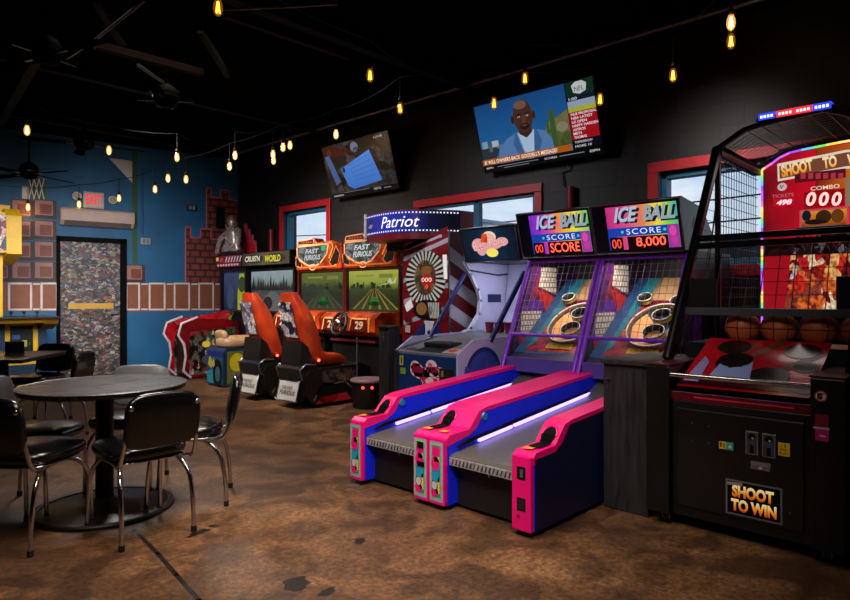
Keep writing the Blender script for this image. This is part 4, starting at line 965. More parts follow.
F.poly([(.20, .03), (.53, .03), (.50, .2), (.24, .2)], mat('07070a', .5)); F.poly([(.54, .04), (.72, .04), (.72, .16), (.56, .16)], mat('b8a49a', .4)); F.up(); F.ell(.62, .1, .05, .035, mat('c8321e', .35)); F.poly([(.07, .05), (.19, .05), (.17, .11), (.09, .11)], mat('4a2a30', .4))
F.build('ball_well', deck, 'black ball well and orange button')
mb = MB().m(mat('08080a', .5)); mb.box((4.22, b - .52, .80), (4.42, b - .22, .845)); mb.build('ball_tray', None, t, .01)
# white scoop wall and head
ah = 3.56
curve = [(5.0, 1.62), (5.12, 1.50), (5.24, 1.34), (5.29, 1.22), (5.26, 1.08), (5.12, .93), (5.0, .90)]
mb = MB().m(LILW); mb.prism_y(curve + [(5.84, .90), (5.84, 1.62)], b - .03, b); sc = mb.build('scoop_wall', None, t, 0, 'white curved side wall of the play area')
F = Flat((0, b - .03, 0), (1, 0, 0), ZU, MB(), .002); F.line([(x + .02, z) for x, z in curve], .03, mat('d8d8e4', .4)); F.rect(5.42, 1.20, 5.66, 1.29, mat('101c4a', .4)); F.line([(5.03, 1.62), (5.1, 1.54), (5.6, 1.50), (5.82, 1.52)], .018, mat('14142a', .4)); F.build('wall_print', sc)
mb = MB().m(mat('0d2a4a', .35)); mb.box((5.80, a, .90), (5.84, b - .03, 1.62)); mb.build('back_panel', None, t)
mb = MB().m(LILW); mb.prism_y([(5.3, .90), (5.84, .9), (5.84, 1.62), (5.78, 1.62), (5.7, 1.1), (5.55, .94)], a + .2, b - .05); mb.build('play_scoop', None, t)
pl_ = bpy.data.lights.new('pong_fill', 'AREA'); pl_.energy = 4.2; pl_.size = .5; pl_.size_y = .2; pl_.shape = 'RECTANGLE'; pl_.color = (.75, .78, 1); lo = bpy.data.objects.new('pong_fill', pl_); col.objects.link(lo); lo.location = (5.3, 3.75, 1.56); lo.rotation_euler = (math.radians(25), 0, 0)  # unseen light added under the head to brighten the white wall
CUPR = mat('7a1a3a', .4)
for (x, y) in ((5.12, 3.98), (5.12, 3.86), (5.12, 3.74), (5.24, 3.92), (5.24, 3.80)):
    mb = MB().m(CUPR); mb.lathe([(.032, .895), (.048, 1.0), (.05, 1.003), (.045, 1.0), (.03, .9)], (x, y, 0), 16, cap=False); mb.build('cup', None, t)
BAR = mat('14205c', .35, .2)
for y in (b - .01, a + .01):
    mb = MB().m(BAR); mb.tube([(4.52, y, .855), (5.06, y, 1.50)], .024, 4); mb.build('slanted_bar', None, t, 0, 'navy slanted bar')
mb = MB().m(mat('14151a', .4)); mb.prism_y([(5.075, 1.625), (4.985, 1.955), (5.02, 1.975), (5.5, 1.9), (5.84, 1.62)], ah, b); hd = mb.build('head_box', None, t, .004)
hy = Vector((-.09, 0, .33)); F = Flat((5.075, b, 1.625), XL, hy, MB(), .002); H = hy.length; W_ = b - ah
F.rect(.012, .012, W_ - .012, H - .012, glowramp('starry_blue', [(0, '04101e'), (.5, '0a2c4a'), (1, '06101f')], 0, W_, 0, .9, .5, 6)); F.up()
for (u, v, aa, bb_) in ((.22, .17, .085, .07), (.30, .14, .1, .06), (.42, .17, .1, .05), (.36, .21, .09, .075), (.52, .19, .075, .045), (.25, .12, .06, .06)): F.ell(u, v, aa, bb_, glow('f0a8a8', .85))
F.ell(.38, .085, .075, .045, glow('f4e060', 1.0)); F.ell(.37, .245, .085, .06, glow('f6d8b0', .9)); F.up()
F.poly([(.25, .2), (.29, .285), (.35, .28), (.34, .19)], glow('e04a20', .95)); F.poly([(.31, .24), (.35, .25), (.34, .19), (.30, .2)], glow('8a2010', .9)); F.text('Beer', .15, .12, .32, .215, glow('c02a3a', .9), .25, .03, rot=.12); F.text('Pong', .36, .14, .58, .235, glow('c02a3a', .9), .25, .03, rot=.12); F.up()
F.text('Beer', .152, .122, .318, .213, glow('ffd8d8', .9), .25, 0, rot=.12); F.text('Pong', .362, .142, .578, .233, glow('ffd8d8', .9), .25, 0, rot=.12)
F.build('lit_marquee', hd, 'glowing blue marquee with scripted BEER PONG logo')
mb = MB().m(STEEL); mb.tube([(5.074, b - .005, 1.617), (4.98, b - .005, 1.96), (4.98, ah + .005, 1.96), (5.074, ah + .005, 1.617)], .009, 6, closed=True); mb.build('marquee_trim', None, hd)

# ================================================================== PATRIOT GAME
t = thing('patriot_game', 'stars and stripes patriot game with wide blue lit sign', 'arcade game', (5.0, 4.77, 0))
FR_ = mat('8e1420', .4, 0, .15); FW_ = mat('a8a4b0', .4, 0, .1); FB_ = mat('1a2a66', .4)
a, b = 4.42, 5.13
mb = MB().m(mat('5e0e16', .4, 0, .2)); mb.box((5.0, a, .03), (5.84, b, 1.96)); F = Flat((0, a, 0), (1, 0, 0), ZU, mb, .0015)
for q in range(7): F.poly([(5.0, .75 + q * .3), (5.0, .90 + q * .3), (5.84, .60 + q * .3 - .1), (5.84, .45 + q * .3 - .1)], FW_) if .75 + q * .3 < 1.9 else None
mb.build('cabinet_body', None, t, .004)
F = Flat((5.0, b, 0), XL, ZU, MB(), .002); W_ = b - a
F.rect(0, .03, W_, 1.93, mat('7a1018', .35, 0, .2)); F.up()
for q in range(9):
    F.poly([(.02, .82 + q * .12), (.02, .87 + q * .12), (W_ - .02, .95 + q * .12 + .1), (W_ - .02, .9 + q * .12 + .1)], FW_ if q % 2 else mat('6a0c14', .35))
F.poly([(.05, 1.86), (.6, 1.93), (.6, 1.9), (.05, 1.78)], FW_); F.up()
uc, vc = .36, 1.47; ra_, rb_ = .30, .30
F.ell(uc, vc, ra_, rb_, mat('17151a', .3)); F.up()
for q in range(30):
    a0, a1 = 2 * PI * q / 30, 2 * PI * (q + .5) / 30
    F.poly([(uc + .16 * math.cos(a0), vc + .19 * math.sin(a0)), (uc + .16 * math.cos(a1), vc + .19 * math.sin(a1)), (uc + ra_ * math.cos(a1), vc + rb_ * math.sin(a1)), (uc + ra_ * math.cos(a0), vc + rb_ * math.sin(a0))], glow('d8d4c8', .55))
F.ell(uc, vc, .17, .2, collage('spinner_print', ['3a2a1a', '7a5a2a', '2a3a24', '8a2418', 'a07838', '1c1814'], 16, .6)); F.up()
F.ell(uc + .03, vc - .03, .10, .07, glow('a82018', .7)); F.ell(uc + .02, vc + .08, .08, .05, glow('9a5a20', .6)); F.up(); F.text('000', uc - .05, vc - .045, uc + .1, vc, glow('ffc8b8', 1.3)); F.text('0', uc + .01, vc - .12, uc + .04, vc - .075, glow('ff6040', 1.5))
F.poly([(uc + .26, vc + .24), (uc + .32, vc + .24), (uc + .33, vc - .02), (uc + .28, vc - .02)], glow('f4f0e8', .8)); F.poly([(.04, 1.17), (.14, 1.24), (.18, 1.15), (.08, 1.09)], glow('e8e4e0', .7))
uc2, vc2 = .39, 1.12
F.ell(uc2, vc2, .21, .11, mat('141216', .3)); F.up()
for q in range(7): F.poly([(uc2 + .05 + q * .02, 1.03), (uc2 + .062 + q * .02, 1.03), (uc2 + .03 + q * .025, 1.2), (uc2 + .015 + q * .025, 1.2)], glow('d8d4c8', .5))
F.ell(uc2 - .08, vc2 + .01, .08, .07, glow('9a6a3a', .5)); F.ell(uc2 + .05, vc2 - .01, .04, .05, glow('5a3a2a', .5)); F.up()
F.rect(.35, .66, .50, 1.0, mat('c8c8d4', .4)); F.poly([(.18, .66), (.20, .84), (.29, .95), (.37, .97), (.37, .66)], FB_); F.poly([(.48, .66), (.48, .97), (.56, .95), (.64, .84), (.66, .66)], FB_); F.up()
def star(F, u, v, r, material): F.poly([(u + (r if q % 2 == 0 else r * .42) * math.sin(PI * q / 5), v + (r if q % 2 == 0 else r * .42) * math.cos(PI * q / 5)) for q in range(10)], material)
star(F, .425, .87, .045, FB_); star(F, .425, .75, .045, FB_); star(F, .24, .8, .04, FW_); star(F, .59, .8, .035, FW_)
F.rect(.06, .86, .14, .94, mat('b8a89a', .4)); F.rect(.05, .98, .16, 1.05, mat('5a1018', .4))
F.build('front_art', t, 'flag printed front with round striped dials')
mb = MB().m(STEEL); mb.box((4.99, a - .004, .03), (5.004, a + .012, 1.95)); mb.build('edge_trim', None, t)
# bowed lit sign
arc = []
for q in range(17):
    k = q / 16; y = 5.60 - k * 1.08; x = 4.87 - .16 * math.sin(min(k * 1.15, 1) * PI) * .6 + (.42 * max(0, (k - .55) / .45) ** 2); arc.append((x, y))
SIGN = glowramp('patriot_sign_blue', [(0, '101a5a'), (.35, '1c2aa8'), (.6, '1a2488'), (.8, '0a1038'), (1, '060818')], 0, 1.2, 0, .95)
z0, z1 = 1.965, 2.205
mb = MB().m(mat('14050a', .4)); n = len(arc)
lower = [(x, y, z0 - .07) for x, y in arc] + [(5.5, 4.5, z0 - .07), (5.5, 5.6, z0 - .07)]; upper = [(x, y, z1 + .01) for x, y in arc] + [(5.5, 4.5, z1 + .01), (5.5, 5.6, z1 + .01)]
nn = len(lower); mb.m(mat('6e0f1a', .35)); mb.add(lower + upper, [tuple(range(nn)), tuple(range(2 * nn - 1, nn - 1, -1))] + [(q, nn + q, nn + (q + 1) % nn, (q + 1) % nn) for q in range(nn)])
sg = mb.build('sign_housing', None, t)
mb = MB().m(SIGN); s_ = 0; cum = [0]
for q in range(n - 1): s_ += math.dist(arc[q], arc[q + 1]); cum.append(s_)
def onarc(u):
    for q in range(n - 1):
        if cum[q + 1] >= u or q == n - 2:
            k = (u - cum[q]) / (cum[q + 1] - cum[q]); x = arc[q][0] + (arc[q + 1][0] - arc[q][0]) * k; y = arc[q][1] + (arc[q + 1][1] - arc[q][1]) * k
            dx, dy = arc[q + 1][0] - arc[q][0], arc[q + 1][1] - arc[q][1]; L = math.hypot(dx, dy); return Vector((x, y, 0)), Vector((dy / L, -dx / L, 0)) * (1 if dy / L < 0 else -1)
def arcpt(u, v, lift): p, nrm = onarc(max(0, min(s_, u))); return p + nrm * lift + Vector((0, 0, v))
def arcpoly(pts, material, lift=.006): mb.m(material); mb.add([arcpt(u, v, lift) for u, v in pts], [tuple(range(len(pts)))], list(pts))
for q in range(n - 1):
    arcpoly([(cum[q], z0), (cum[q + 1], z0), (cum[q + 1], z1), (cum[q], z1)], SIGN, .003)
DOT = glow('e8ecff', 1.2)
for q in range(34):
    u = .03 + q * (s_ - .06) / 33
    for v in (z0 + .022, z1 - .022): arcpoly([(u - .008, v - .008), (u + .008, v - .008), (u + .008, v + .008), (u - .008, v + .008)], DOT, .008)
vs, fs = textmesh('Patriot', .32, .0); xs = [p[0] for p in vs]; ys = [p[1] for p in vs]; mb.m(glow('f4eaff', 1.4))
mb.add([arcpt(.37 + (x - min(xs)) / (max(xs) - min(xs)) * .50, z0 + .06 + (y - min(ys)) / (max(ys) - min(ys)) * .125, .009) for x, y in vs], fs)
arcpoly([(.06, z0 + .1), (.12, z0 + .13), (.17, z0 + .12), (.2, z0 + .14), (.15, z0 + .08), (.1, z0 + .085)], glow('8a86b8', .8), .008)
mb.build('lit_sign', None, sg, 0, 'glowing blue PATRIOT lettering bordered by small lights')
mb = MB().m(WHITE); mb.tube([(arc[0][0] - .01, arc[0][1] + .01, z0 - .02), (arc[0][0] - .01, arc[0][1] + .01, z1 + .02)], .018, 8); mb.build('sign_end_cap', None, sg, 0, 'white end cap')
mb = MB().m(mat('1a0608', .5)); mb.box((5.1, 4.55, 1.80), (5.5, 5.5, z0 - .07)); mb.build('sign_neck', None, t)

# ================================================================== black upright box and low podium beside the racing seats
t = thing('speaker_box', 'black upright box between the racing game and the beer pong game', 'box', (4.7, 5.04, 0))
mb = MB().m(GRAIN); mb.box((4.62, 4.965, 0), (4.80, 5.115, .92)); mb.build('box_body', None, t, .006)
mb = MB().m(mat('1c1c1e', .4)); mb.box((4.60, 4.955, .921), (4.81, 5.125, .945)); mb.m(mat('45454a', .4)); mb.box((4.605, 5.02, .78), (4.62, 5.035, .88)); mb.build('box_trim', None, t, .003)
t = thing('footrest_podium', 'low black podium with rounded grey top and two red lights', 'podium', (4.75, 5.45, 0))
mb = MB().m(BLACK); mb.lathe([(.15, .0), (.17, .02), (.17, .29)], (4.75, 5.45, 0), 28); mb.build('podium_base', None, t)
mb = MB().m(mat('8a6a6c', .45)); mb.lathe([(.17, .291), (.195, .295), (.2, .315), (.185, .33)], (4.75, 5.45, 0), 32); mb.build('podium_top', None, t, 0, 'rounded grey top')
for (px, py) in ((-1, 0), (1, 0)):
    a_ = math.atan2(-5.45, -4.75) + px * .3; mb = MB().m(glow('ff3020', 6)); d = Vector((math.cos(a_), math.sin(a_), 0)) * .174; mb.ball(Vector((4.75, 5.45, .245)) + Vector((d.x, d.y, 0)), .016, 12); mb.build('red_lamp', None, t, 0, 'glowing red lamp')

# ================================================================== TWO RACING GAMES
ORANGE = mat('cc4a1a', .22, 0, .35, 5, 0, .5, .3, '6a1e0c'); ORL = mat('ffb078', .3, 0, .15); SEATM = mat('c2401a', .3, 0, .22, 4, .02, .5, .2, '8e260e'); DKRED = mat('4a0e0c', .35, 0, .2)
SKY1 = glowramp('dusk_race_screen', [(0, '0c1a10'), (.45, '16281a'), (.62, '2c3c18'), (.75, '5a6a24'), (1, '6a7030')], 1.08, 1.6, 1, .65, .25, 7)
SKY2 = glowramp('green_race_screen', [(0, '121c0a'), (.35, '1e2c0e'), (.55, '35421a'), (.7, '8a9a34'), (1, 'a8ac4c')], 1.08, 1.6, 1, .85, .25, 7)
HOODART = collage('racing_marquee_art', ['20262c', 'a8b0b4', '3a4a54', '6a7478', '2a1a18', '8a9498', '485a40'], 12, .6, stretch=(1, 1.6, 1))
def racer(y0, y1, label, sky, num, lit):
    yc = (y0 + y1) / 2; W_ = y1 - y0; t = thing('racing_game', label, 'arcade game', (5.0, yc, 0), None)
    mb = MB().m(mat('1a0d0b', .45)); mb.box((5.42, y0 + .01, .03), (5.82, y1 - .01, 1.72)); mb.build('cabinet_body', None, t, .006)
    mb = MB().m(DKRED)
    for y in (y0 + .0, y1 - .03): mb.box((5.36, y, .9), (5.42, y + .03, 1.66))
    mb.box((5.37, y0 + .03, 1.61), (5.42, y1 - .03, 1.66)); mb.build('screen_surround', None, t, .004)
    mb = MB().m(MATTE); mb.box((5.405, y0 + .03, 1.06), (5.42, y1 - .03, 1.61)); F = Flat((5.404, y1, 0), XL, ZU, mb, .0012)
    F.rect(.045, 1.08, W_ - .045, 1.60, sky); F.up()
    c_ = W_ * .52
    F.poly([(.05, 1.08), (W_ - .05, 1.08), (c_ + .03, 1.36), (c_ - .03, 1.36)], glow('20301c' if not lit else '2c381c', .8)); F.up()
    for k, du in enumerate((-.42, -.25, -.1, .1, .25, .42)): F.poly([(c_ + du * .1, 1.36), (c_ + du * .14, 1.36), (c_ + du + .035, 1.1), (c_ + du - .01, 1.1)], glow('a08a2a' if lit else '4a5a28', .6))
    F.ell(c_, 1.20, .09, .06, glow('0e5a20' if not lit else '18681c', .9)); F.ell(c_, 1.17, .12, .03, glow('0a1a0c', .8))
    rs = random.Random(num)
    for q in range(14): u = rs.uniform(.07, W_ - .12); F.rect(u, 1.37, u + rs.uniform(.02, .06), 1.37 + rs.uniform(.02, .09), glow('1c2c14', .8))
    if lit: F.poly([(.6, 1.4), (.95, 1.43), (.97, 1.52), (.9, 1.44), (.85, 1.5), (.78, 1.43)], glow('d8d4a0', .7))
    F.rect(.2, 1.52, .55, 1.545, glow('88903a', .8)); F.rect(.65, 1.5, .9, 1.55, glow('7a8034', .8))
    mb.build('screen', None, t, 0, 'lit screen showing a road race')
    # car-bonnet sign
    mb = MB().m(ORANGE); P0 = [(y1 - .005, 1.64), (y1 - .002, 1.83), (y1 - .01, 1.98), (y1 - .10, 2.07), (y1 - .44, 2.09), (y1 - .50, 2.02), (y1 - .82, 2.03), (y0 + .02, 1.98), (y0 + .004, 1.82), (y0 + .02, 1.64)]
    mb.prism_x(P0, 5.33, 5.5); sg = mb.build('sign_body', None, t, .02, 'orange sign shaped like a sports car front')
    F = Flat((5.329, y1, 0), XL, ZU, MB(), .002)
    shield = [(.04, 1.98), (.78, 1.99), (.74, 1.85), (.58, 1.72), (.42, 1.68), (.26, 1.715), (.05, 1.82)]
    F.poly(shield, HOODART); F.up(); F.line(shield, .022, ORL, True)
    F.text('FAST', .24, 1.87, .56, 1.935, glow('d8e0e4', .9), .25, .02); F.text('FURIOUS', .22, 1.78, .60, 1.85, glow('d8e0e4', .9), .25, .02)
    F.rect(.62, 1.90, .70, 1.97, glow('3ac878', .8)) if not lit else None
    for pts in ([(.01, 1.83), (.04, 1.82), (.16, 1.73), (.13, 1.675), (.02, 1.71)], [(.80, 1.73), (.88, 1.84), (.94, 1.95), (1.02, 1.84), (.98, 1.71), (.86, 1.68)]): F.poly(pts, mat('241008', .3)); F.line(pts, .016, ORL, True)
    scp = [(.06, 2.005), (.08, 2.06), (.42, 2.075), (.46, 2.02), (.44, 1.995)]; F.poly(scp, mat('3a0e0a', .3)); F.up(); F.line(scp, .016, ORL, True)
    F.ring(.42, 1.675, .075, .045, .018, ORL, 20); F.line([(.80, 2.0), (.86, 2.0), (.88, 1.93), (.80, 1.8)], .024, mat('f0a040', .3)); F.line([(.15, 1.675), (.95, 1.675)], .02, mat('d86a28', .3))
    for q in range(5): F.rect(.14 + q * .055, 2.02, .17 + q * .055, 2.045, mat('c05030', .4))
    F.build('sign_art', sg)
    # dashboard and wheel
    mb = MB().m(ORANGE); dp = [(5.42, .80), (5.04, .78), (4.96, .84), (4.96, 1.0), (5.06, 1.065), (5.42, 1.075)]; mb.prism_y(dp, y0 + .01, y1 - .01); dsh = mb.build('dashboard', None, t, .012, 'orange dashboard')
    F = Flat((4.959, y1, 0), XL, Vector((-.0, 0, 1)), MB(), .004); F.o.x = 4.955
    CRM = mat('d8b090', .35)
    for u0 in (.14, .68):
        F = Flat((4.955, y1, 0), XL, ZU, MB(), .004)
        F.poly([(u0 - .06, .85), (u0 - .02, .99), (u0 + .23, .99), (u0 + .26, .85)], mat('5a160a', .3)); F.up(); F.text('29', u0 + .02, .865, u0 + .18, .965, CRM, .15, .03); F.line([(u0 - .08, .85), (u0 - .04, .995), (u0 + .24, .995)], .02, ORL); F.line([(u0 + .29, .995), (u0 + .28, .85)], .026, mat('e89a40', .3))
        F.build('dash_art', dsh)
    c_ = Vector((4.86, yc + .02, .93)); mb = MB().m(mat('121214', .4)); mb.tube([c_ + Vector((.045 * math.sin(q), .13 * math.cos(q), .13 * math.sin(q))) for q in [2 * PI * i / 32 for i in range(32)]], .02, 8, closed=True)
    for q in (0, 2 * PI / 3, 4 * PI / 3): mb.tube([c_, c_ + Vector((.042 * math.sin(q + PI / 2), .125 * math.cos(q + PI / 2), .125 * math.sin(q + PI / 2)))], .014, 6)
    wh = mb.build('steering_wheel', None, t)
    mb = MB().m(CHROME); mb.lathe([(.07, -.03), (.065, -.05), (.03, -.06)], c_, 20, 'x'); mb.m(BLACK); mb.cyl(c_, (5.0, c_.y, .9), .03, seg=10); mb.build('wheel_hub', None, wh)
    mb = MB().m(MATTE); mb.box((5.1, y0 + .08, .03), (5.42, y1 - .08, .8)); mb.m(mat('5a1414', .4)); mb.box((5.05, y0 + .1, .70), (5.1, y1 - .1, .73)); mb.build('pedal_box', None, t)
    mb = MB().m(mat('6a6a6e', .4)); mb.box((5.02, yc - .06, .12), (5.1, yc - .01, .22)); mb.box((5.02, yc + .06, .12), (5.1, yc + .11, .2)); mb.build('pedal', None, t)
    # seat pod
    s0 = yc - .02 - (0 if lit else .24)
    bp_ = [(4.16, .14), (4.13, .36), (4.2, .44), (4.95, .47), (5.1, .40), (5.1, .06), (4.26, .04)]
    mb = MB().m(mat('14100f', .4, 0, .4, 12)); mb.prism_y(bp_, s0 - .27, s0 + .27); base = mb.build('seat_base', None, t, .02)
    mb = MB(); F = Flat((0, s0 - .271, 0), (1, 0, 0), ZU, mb, .002)
    F.rect(4.36, .28, 4.9, .42, collage('pod_print_%d' % num, ['241c18', '5a4a3a', '1a1412', '6a5a44', '2c2c34', '80684a'], 26, 0, .4)); F.ell(4.45, .16, .16, .12, mat('0a0808', .4)); F.poly([(4.28, .05), (4.36, .12), (4.72, .14), (4.8, .05)], glow('7a0c10', .55)); F.line([(4.26, .1), (4.36, .25), (4.7, .27), (4.84, .16)], .02, mat('6a5a4a', .4)); mb.build('pod_print', None, base)
    mb = MB().m(mat('1a1a1c', .35)); mb.prism_y([(4.10, .33), (4.08, .45), (4.15, .50), (4.32, .48), (4.32, .36)], s0 - .26, s0 + .2); mb.m(STEEL)
    for y in (s0 - .262, s0 + .2): mb.tube([(4.11, y, .33), (4.07, y, .45), (4.15, y, .505), (4.28, y, .49)], .012, 6)
    mb.build('rear_bumper', None, base)
    A = Vector((4.07, s0 + .24, .085)); yv = Vector((.05, 0, .22)); F = Flat(A, XL, yv, MB(), .004)
    F.rect(.05, 0, .43, .225, mat('c4c0bc', .4)); F.up(); F.text('THE FAST', .12, .125, .33, .165, mat('2a2a2c', .4), .2, .02); F.text('FURIOUS', .09, .065, .39, .115, mat('2a2a2c', .4), .2, .02)
    F.mb.m(STEEL); F.mb.tube([F.pt(.04, 0), F.pt(.44, 0), F.pt(.44, .235), F.pt(.04, .235)], .01, 6, closed=True); F.mb.m(BLACK); F.mb.box((4.125, s0 - .2, .1), (4.2, s0 + .2, .3)); F.build('name_plate', base, 'white rear name plate')
    # bucket seat, one shell: swept U-section
    spine = [((4.86, .50), .20, .03), ((4.76, .535), .225, .07), ((4.62, .53), .23, .09), ((4.49, .52), .23, .11), ((4.40, .60), .23, .13), ((4.34, .74), .22, .15), ((4.29, .92), .225, .14), ((4.25, 1.08), .20, .11), ((4.215, 1.20), .16, .07), ((4.20, 1.31), .115, .03)]
    secs = []
    for i, ((x, z), hw, bo) in enumerate(spine):
        p, q = spine[max(i - 1, 0)][0], spine[min(i + 1, len(spine) - 1)][0]; tx, tz = q[0] - p[0], q[1] - p[1]; L = math.hypot(tx, tz); nx, nz = -tz / L, tx / L
        if nx * 1 + nz * 1 < 0: nx, nz = -nx, -nz
        th = .07
        sec = [(-hw, bo), (-hw * .86, bo), (-hw * .68, .02), (0, 0), (hw * .68, .02), (hw * .86, bo), (hw, bo), (hw * 1.04, bo * .3), (hw * .9, -th), (0, -th * 1.15), (-hw * .9, -th), (-hw * 1.04, bo * .3)]
        x = x - .09
        secs.append([(x + nx * h, s0 + y, z + nz * h) for y, h in sec])
    mb = MB().m(SEATM); mb.loft(secs); seat = mb.build('seat', None, t, 0, 'orange red bucket seat with a tall back'); sd = seat.modifiers.new('smooth', 'SUBSURF'); sd.levels = sd.render_levels = 1
    mb = MB(); mb.m(collage('seat_sticker_%d' % num, ['d8d4d4', '8a8a98', '2a2038', 'b8b0b8', '5a4a78', 'e0dcd8'], 16, 0, .4, coord='Object')); back = [(.80, 4.141), (.92, 4.107), (1.08, 4.067), (1.2, 4.038)]; mb.add([(x, s0 + y, z) for z, x in back for y in (-.13, .13)], [(2 * q + 1, 2 * q, 2 * q + 2, 2 * q + 3) for q in range(3)]); mb.build('seat_sticker', None, seat, 0, 'printed sticker on the seat back')
    mb = MB().m(mat('0c0808', .5)); mb.prism_y([(4.12, .47), (4.15, .76), (4.23, .70), (4.36, .48)], s0 - .19, s0 + .19); mb.build('seat_bracket', None, t)
    mb = MB().m(glow('ff5a40', 5)); q = Vector((4.34, s0 - .246, .54)); mb.ball(q, .016, 12); mb.build('seat_lamp', None, seat, 0, 'glowing red lamp')
    if lit: mb = MB().m(STEEL); mb.tube([(4.86, s0 - .3, .1), (4.86, s0 - .3, .78)], .012, 8); mb.tube([(4.86, s0 - .3, .46), (4.62, s0 - .3, .47)], .01, 6); mb.build('grab_pole', None, t)
    return t
racer(5.55, 6.62, 'orange racing game with brightly lit green screen, next to the patriot game', SKY2, 3, True)
racer(6.63, 7.70, 'orange racing game with dim screen, beside the window and motorbike games', SKY1, 5, False)

# ================================================================== TWO MOTORBIKE GAMES
def bikecab(y0, y1, label, kind):
    W_ = y1 - y0; yc = (y0 + y1) / 2; t = thing('motorbike_game', label, 'arcade game', (5.3, yc, 0), None)
    mb = MB().m(mat('2a0d16', .4, 0, .2) if kind else mat('121116', .4, 0, .2)); mb.box((5.44, y0, .03), (5.80, y1, 1.74)); mb.build('cabinet_body', None, t, .005)
    mb = MB().m(mat('1b080e', .35) if kind else MATTE); mb.box((5.38, y0, .95), (5.44, y1, 1.02)); mb.box((5.38, y0, 1.66), (5.44, y1, 1.74)); mb.box((5.38, y0, 1.02), (5.44, y0 + .05, 1.66)); mb.box((5.38, y1 - .05, 1.02), (5.44, y1, 1.66)); mb.build('screen_surround', None, t)
    F = Flat((5.439, y1, 0), XL, ZU, MB(), .002)
    if kind:
        F.rect(.05, 1.02, W_ - .05, 1.66, glowramp('blue_game_screen', [(0, '101c30'), (.5, '24385a'), (1, '3a4a70')], 1.0, 1.7, 1, .7, .6, 5)); F.up(); F.poly([(.5, 1.04), (.5, 1.3), (.56, 1.64), (.84, 1.64), (.84, 1.3), (.7, 1.04)], glow('a8b818', .65)); F.up(); F.ell(.64, 1.46, .12, .13, glow('3a4a1a', .6)); F.ell(.27, 1.25, .12, .2, glow('38486a', .6))
    else:
        F.rect(.05, 1.02, W_ - .05, 1.66, glowramp('grey_road_screen', [(0, '1c1e20'), (.4, '4a4c4c'), (.6, '2c3432'), (.8, '8a9a9c'), (1, '9aaab0')], 1.02, 1.66, 1, .75, .5, 5)); F.up()
        rs = random.Random(2)
        for q in range(16): u = .06 + q * (W_ - .18) / 16; F.poly([(u, 1.36), (u + .09, 1.36), (u + .05 + rs.uniform(-.02, .02), 1.42 + rs.uniform(.03, .2))], glow('141a16', .7))
        F.poly([(.1, 1.04), (W_ - .1, 1.04), (W_ * .55, 1.34), (W_ * .45, 1.34)], glow('6a6c6c', .6)); F.up(); F.ell(W_ * .4, 1.16, .13, .1, glow('18181a', .6)); F.ell(W_ * .75, 1.18, .1, .07, glow('c8ccce', .5)); F.ell(W_ * .2, 1.2, .07, .05, glow('b8bcbe', .5))
    F.build('screen', t, 'lit game screen')
    mb = MB().m(MATTE); mb.box((5.3, y0, 1.741), (5.80, y1, 1.955)); sg = mb.build('sign_box', None, t, .004)
    F = Flat((5.299, y1, 1.741), XL, ZU, MB(), .002); 
    if kind:
        F.rect(.01, .01, W_ - .01, .2, glowramp('crimson_sign', [(0, '4a0814'), (.5, '7a1228'), (1, '4a0a1a')], 0, W_, 0, .7, .4, 8)); F.up()
        for q in range(6): F.poly([(.34 + q * .09, .09), (.375 + q * .09, .09), (.42 + q * .09, .18), (.385 + q * .09, .18)], glow('c8b0b8', .7))
        for q in range(8): F.rect(.08 + q * .09, .03, .14 + q * .09, .06, glow('d8a8b0', .7))
        F.rect(.04, .12, .12, .18, glow('d8c030', .7)); F.rect(.16, .1, .28, .17, glow('a83048', .7))
    else:
        F.rect(.01, .01, W_ - .01, .2, glowramp('cruising_sign', [(0, '3a2c1c'), (.5, '6a5a3c'), (1, '4a4030')], 0, W_, 0, .7, .5, 6)); F.up(); F.ell(W_ * .27, .11, .26, .07, glow('2a2414', .8)); F.ell(W_ * .72, .1, .26, .07, glow('2a2414', .8)); F.up()
        F.text("CRUIS'N", .1, .07, .54, .16, glow('e8e0c0', .9), .15, .02); F.text('WORLD', .68, .05, 1.1, .15, glow('e8d838', 1.0), .15, .02)
    F.build('lit_marquee', sg, 'lit sign above the screen')
    return t
t = bikecab(9.16, 10.02, 'dark red motorbike game with silver figure on top', 1)
mb = MB().m(mat('4a0a18', .4)); mb.box((5.31, 9.25, 1.956), (5.75, 9.98, 2.0)); tb = mb.build('topper_base', None, t)
SIL = mat('d8cac6', .3, .6, .6, 22); rs = random.Random(11)
mb = MB().m(SIL); c_ = Vector((5.35, 9.5, 2.0))
mb.loft([[(c_.x + r * .7 * math.cos(a) + ox, c_.y + r * math.sin(a) * (1 + .18 * math.sin(3 * a + z * 9)) + oy, c_.z + z) for a in [2 * PI * k / 14 for k in range(14)]] for z, r, ox, oy in ((0, .24, 0, 0), (.08, .2, 0, .02), (.16, .15, 0, .03), (.26, .17, 0, .01), (.36, .16, 0, .0), (.42, .08, 0, .02), (.47, .09, -.02, .02), (.54, .085, -.03, .03), (.60, .03, -.02, .05))])
for s_ in (-1, 1):
    mb.tube([c_ + Vector((0, s_ * .14, .34)), c_ + Vector((-.08, s_ * .28, .22)), c_ + Vector((-.12, s_ * .3, .06)), c_ + Vector((-.1, s_ * .34, 0))], [.06, .05, .04, .05], 8)
for q in range(9): a = rs.uniform(0, 6.28); mb.tube([c_ + Vector((.08 * math.cos(a), .12 * math.sin(a), .1 + q * .035)), c_ + Vector((.16 * math.cos(a), .21 * math.sin(a), .12 + q * .045))], [.03, .006], 6)
mb.build('topper_figure', None, t, 0, 'silver sculpted figure')
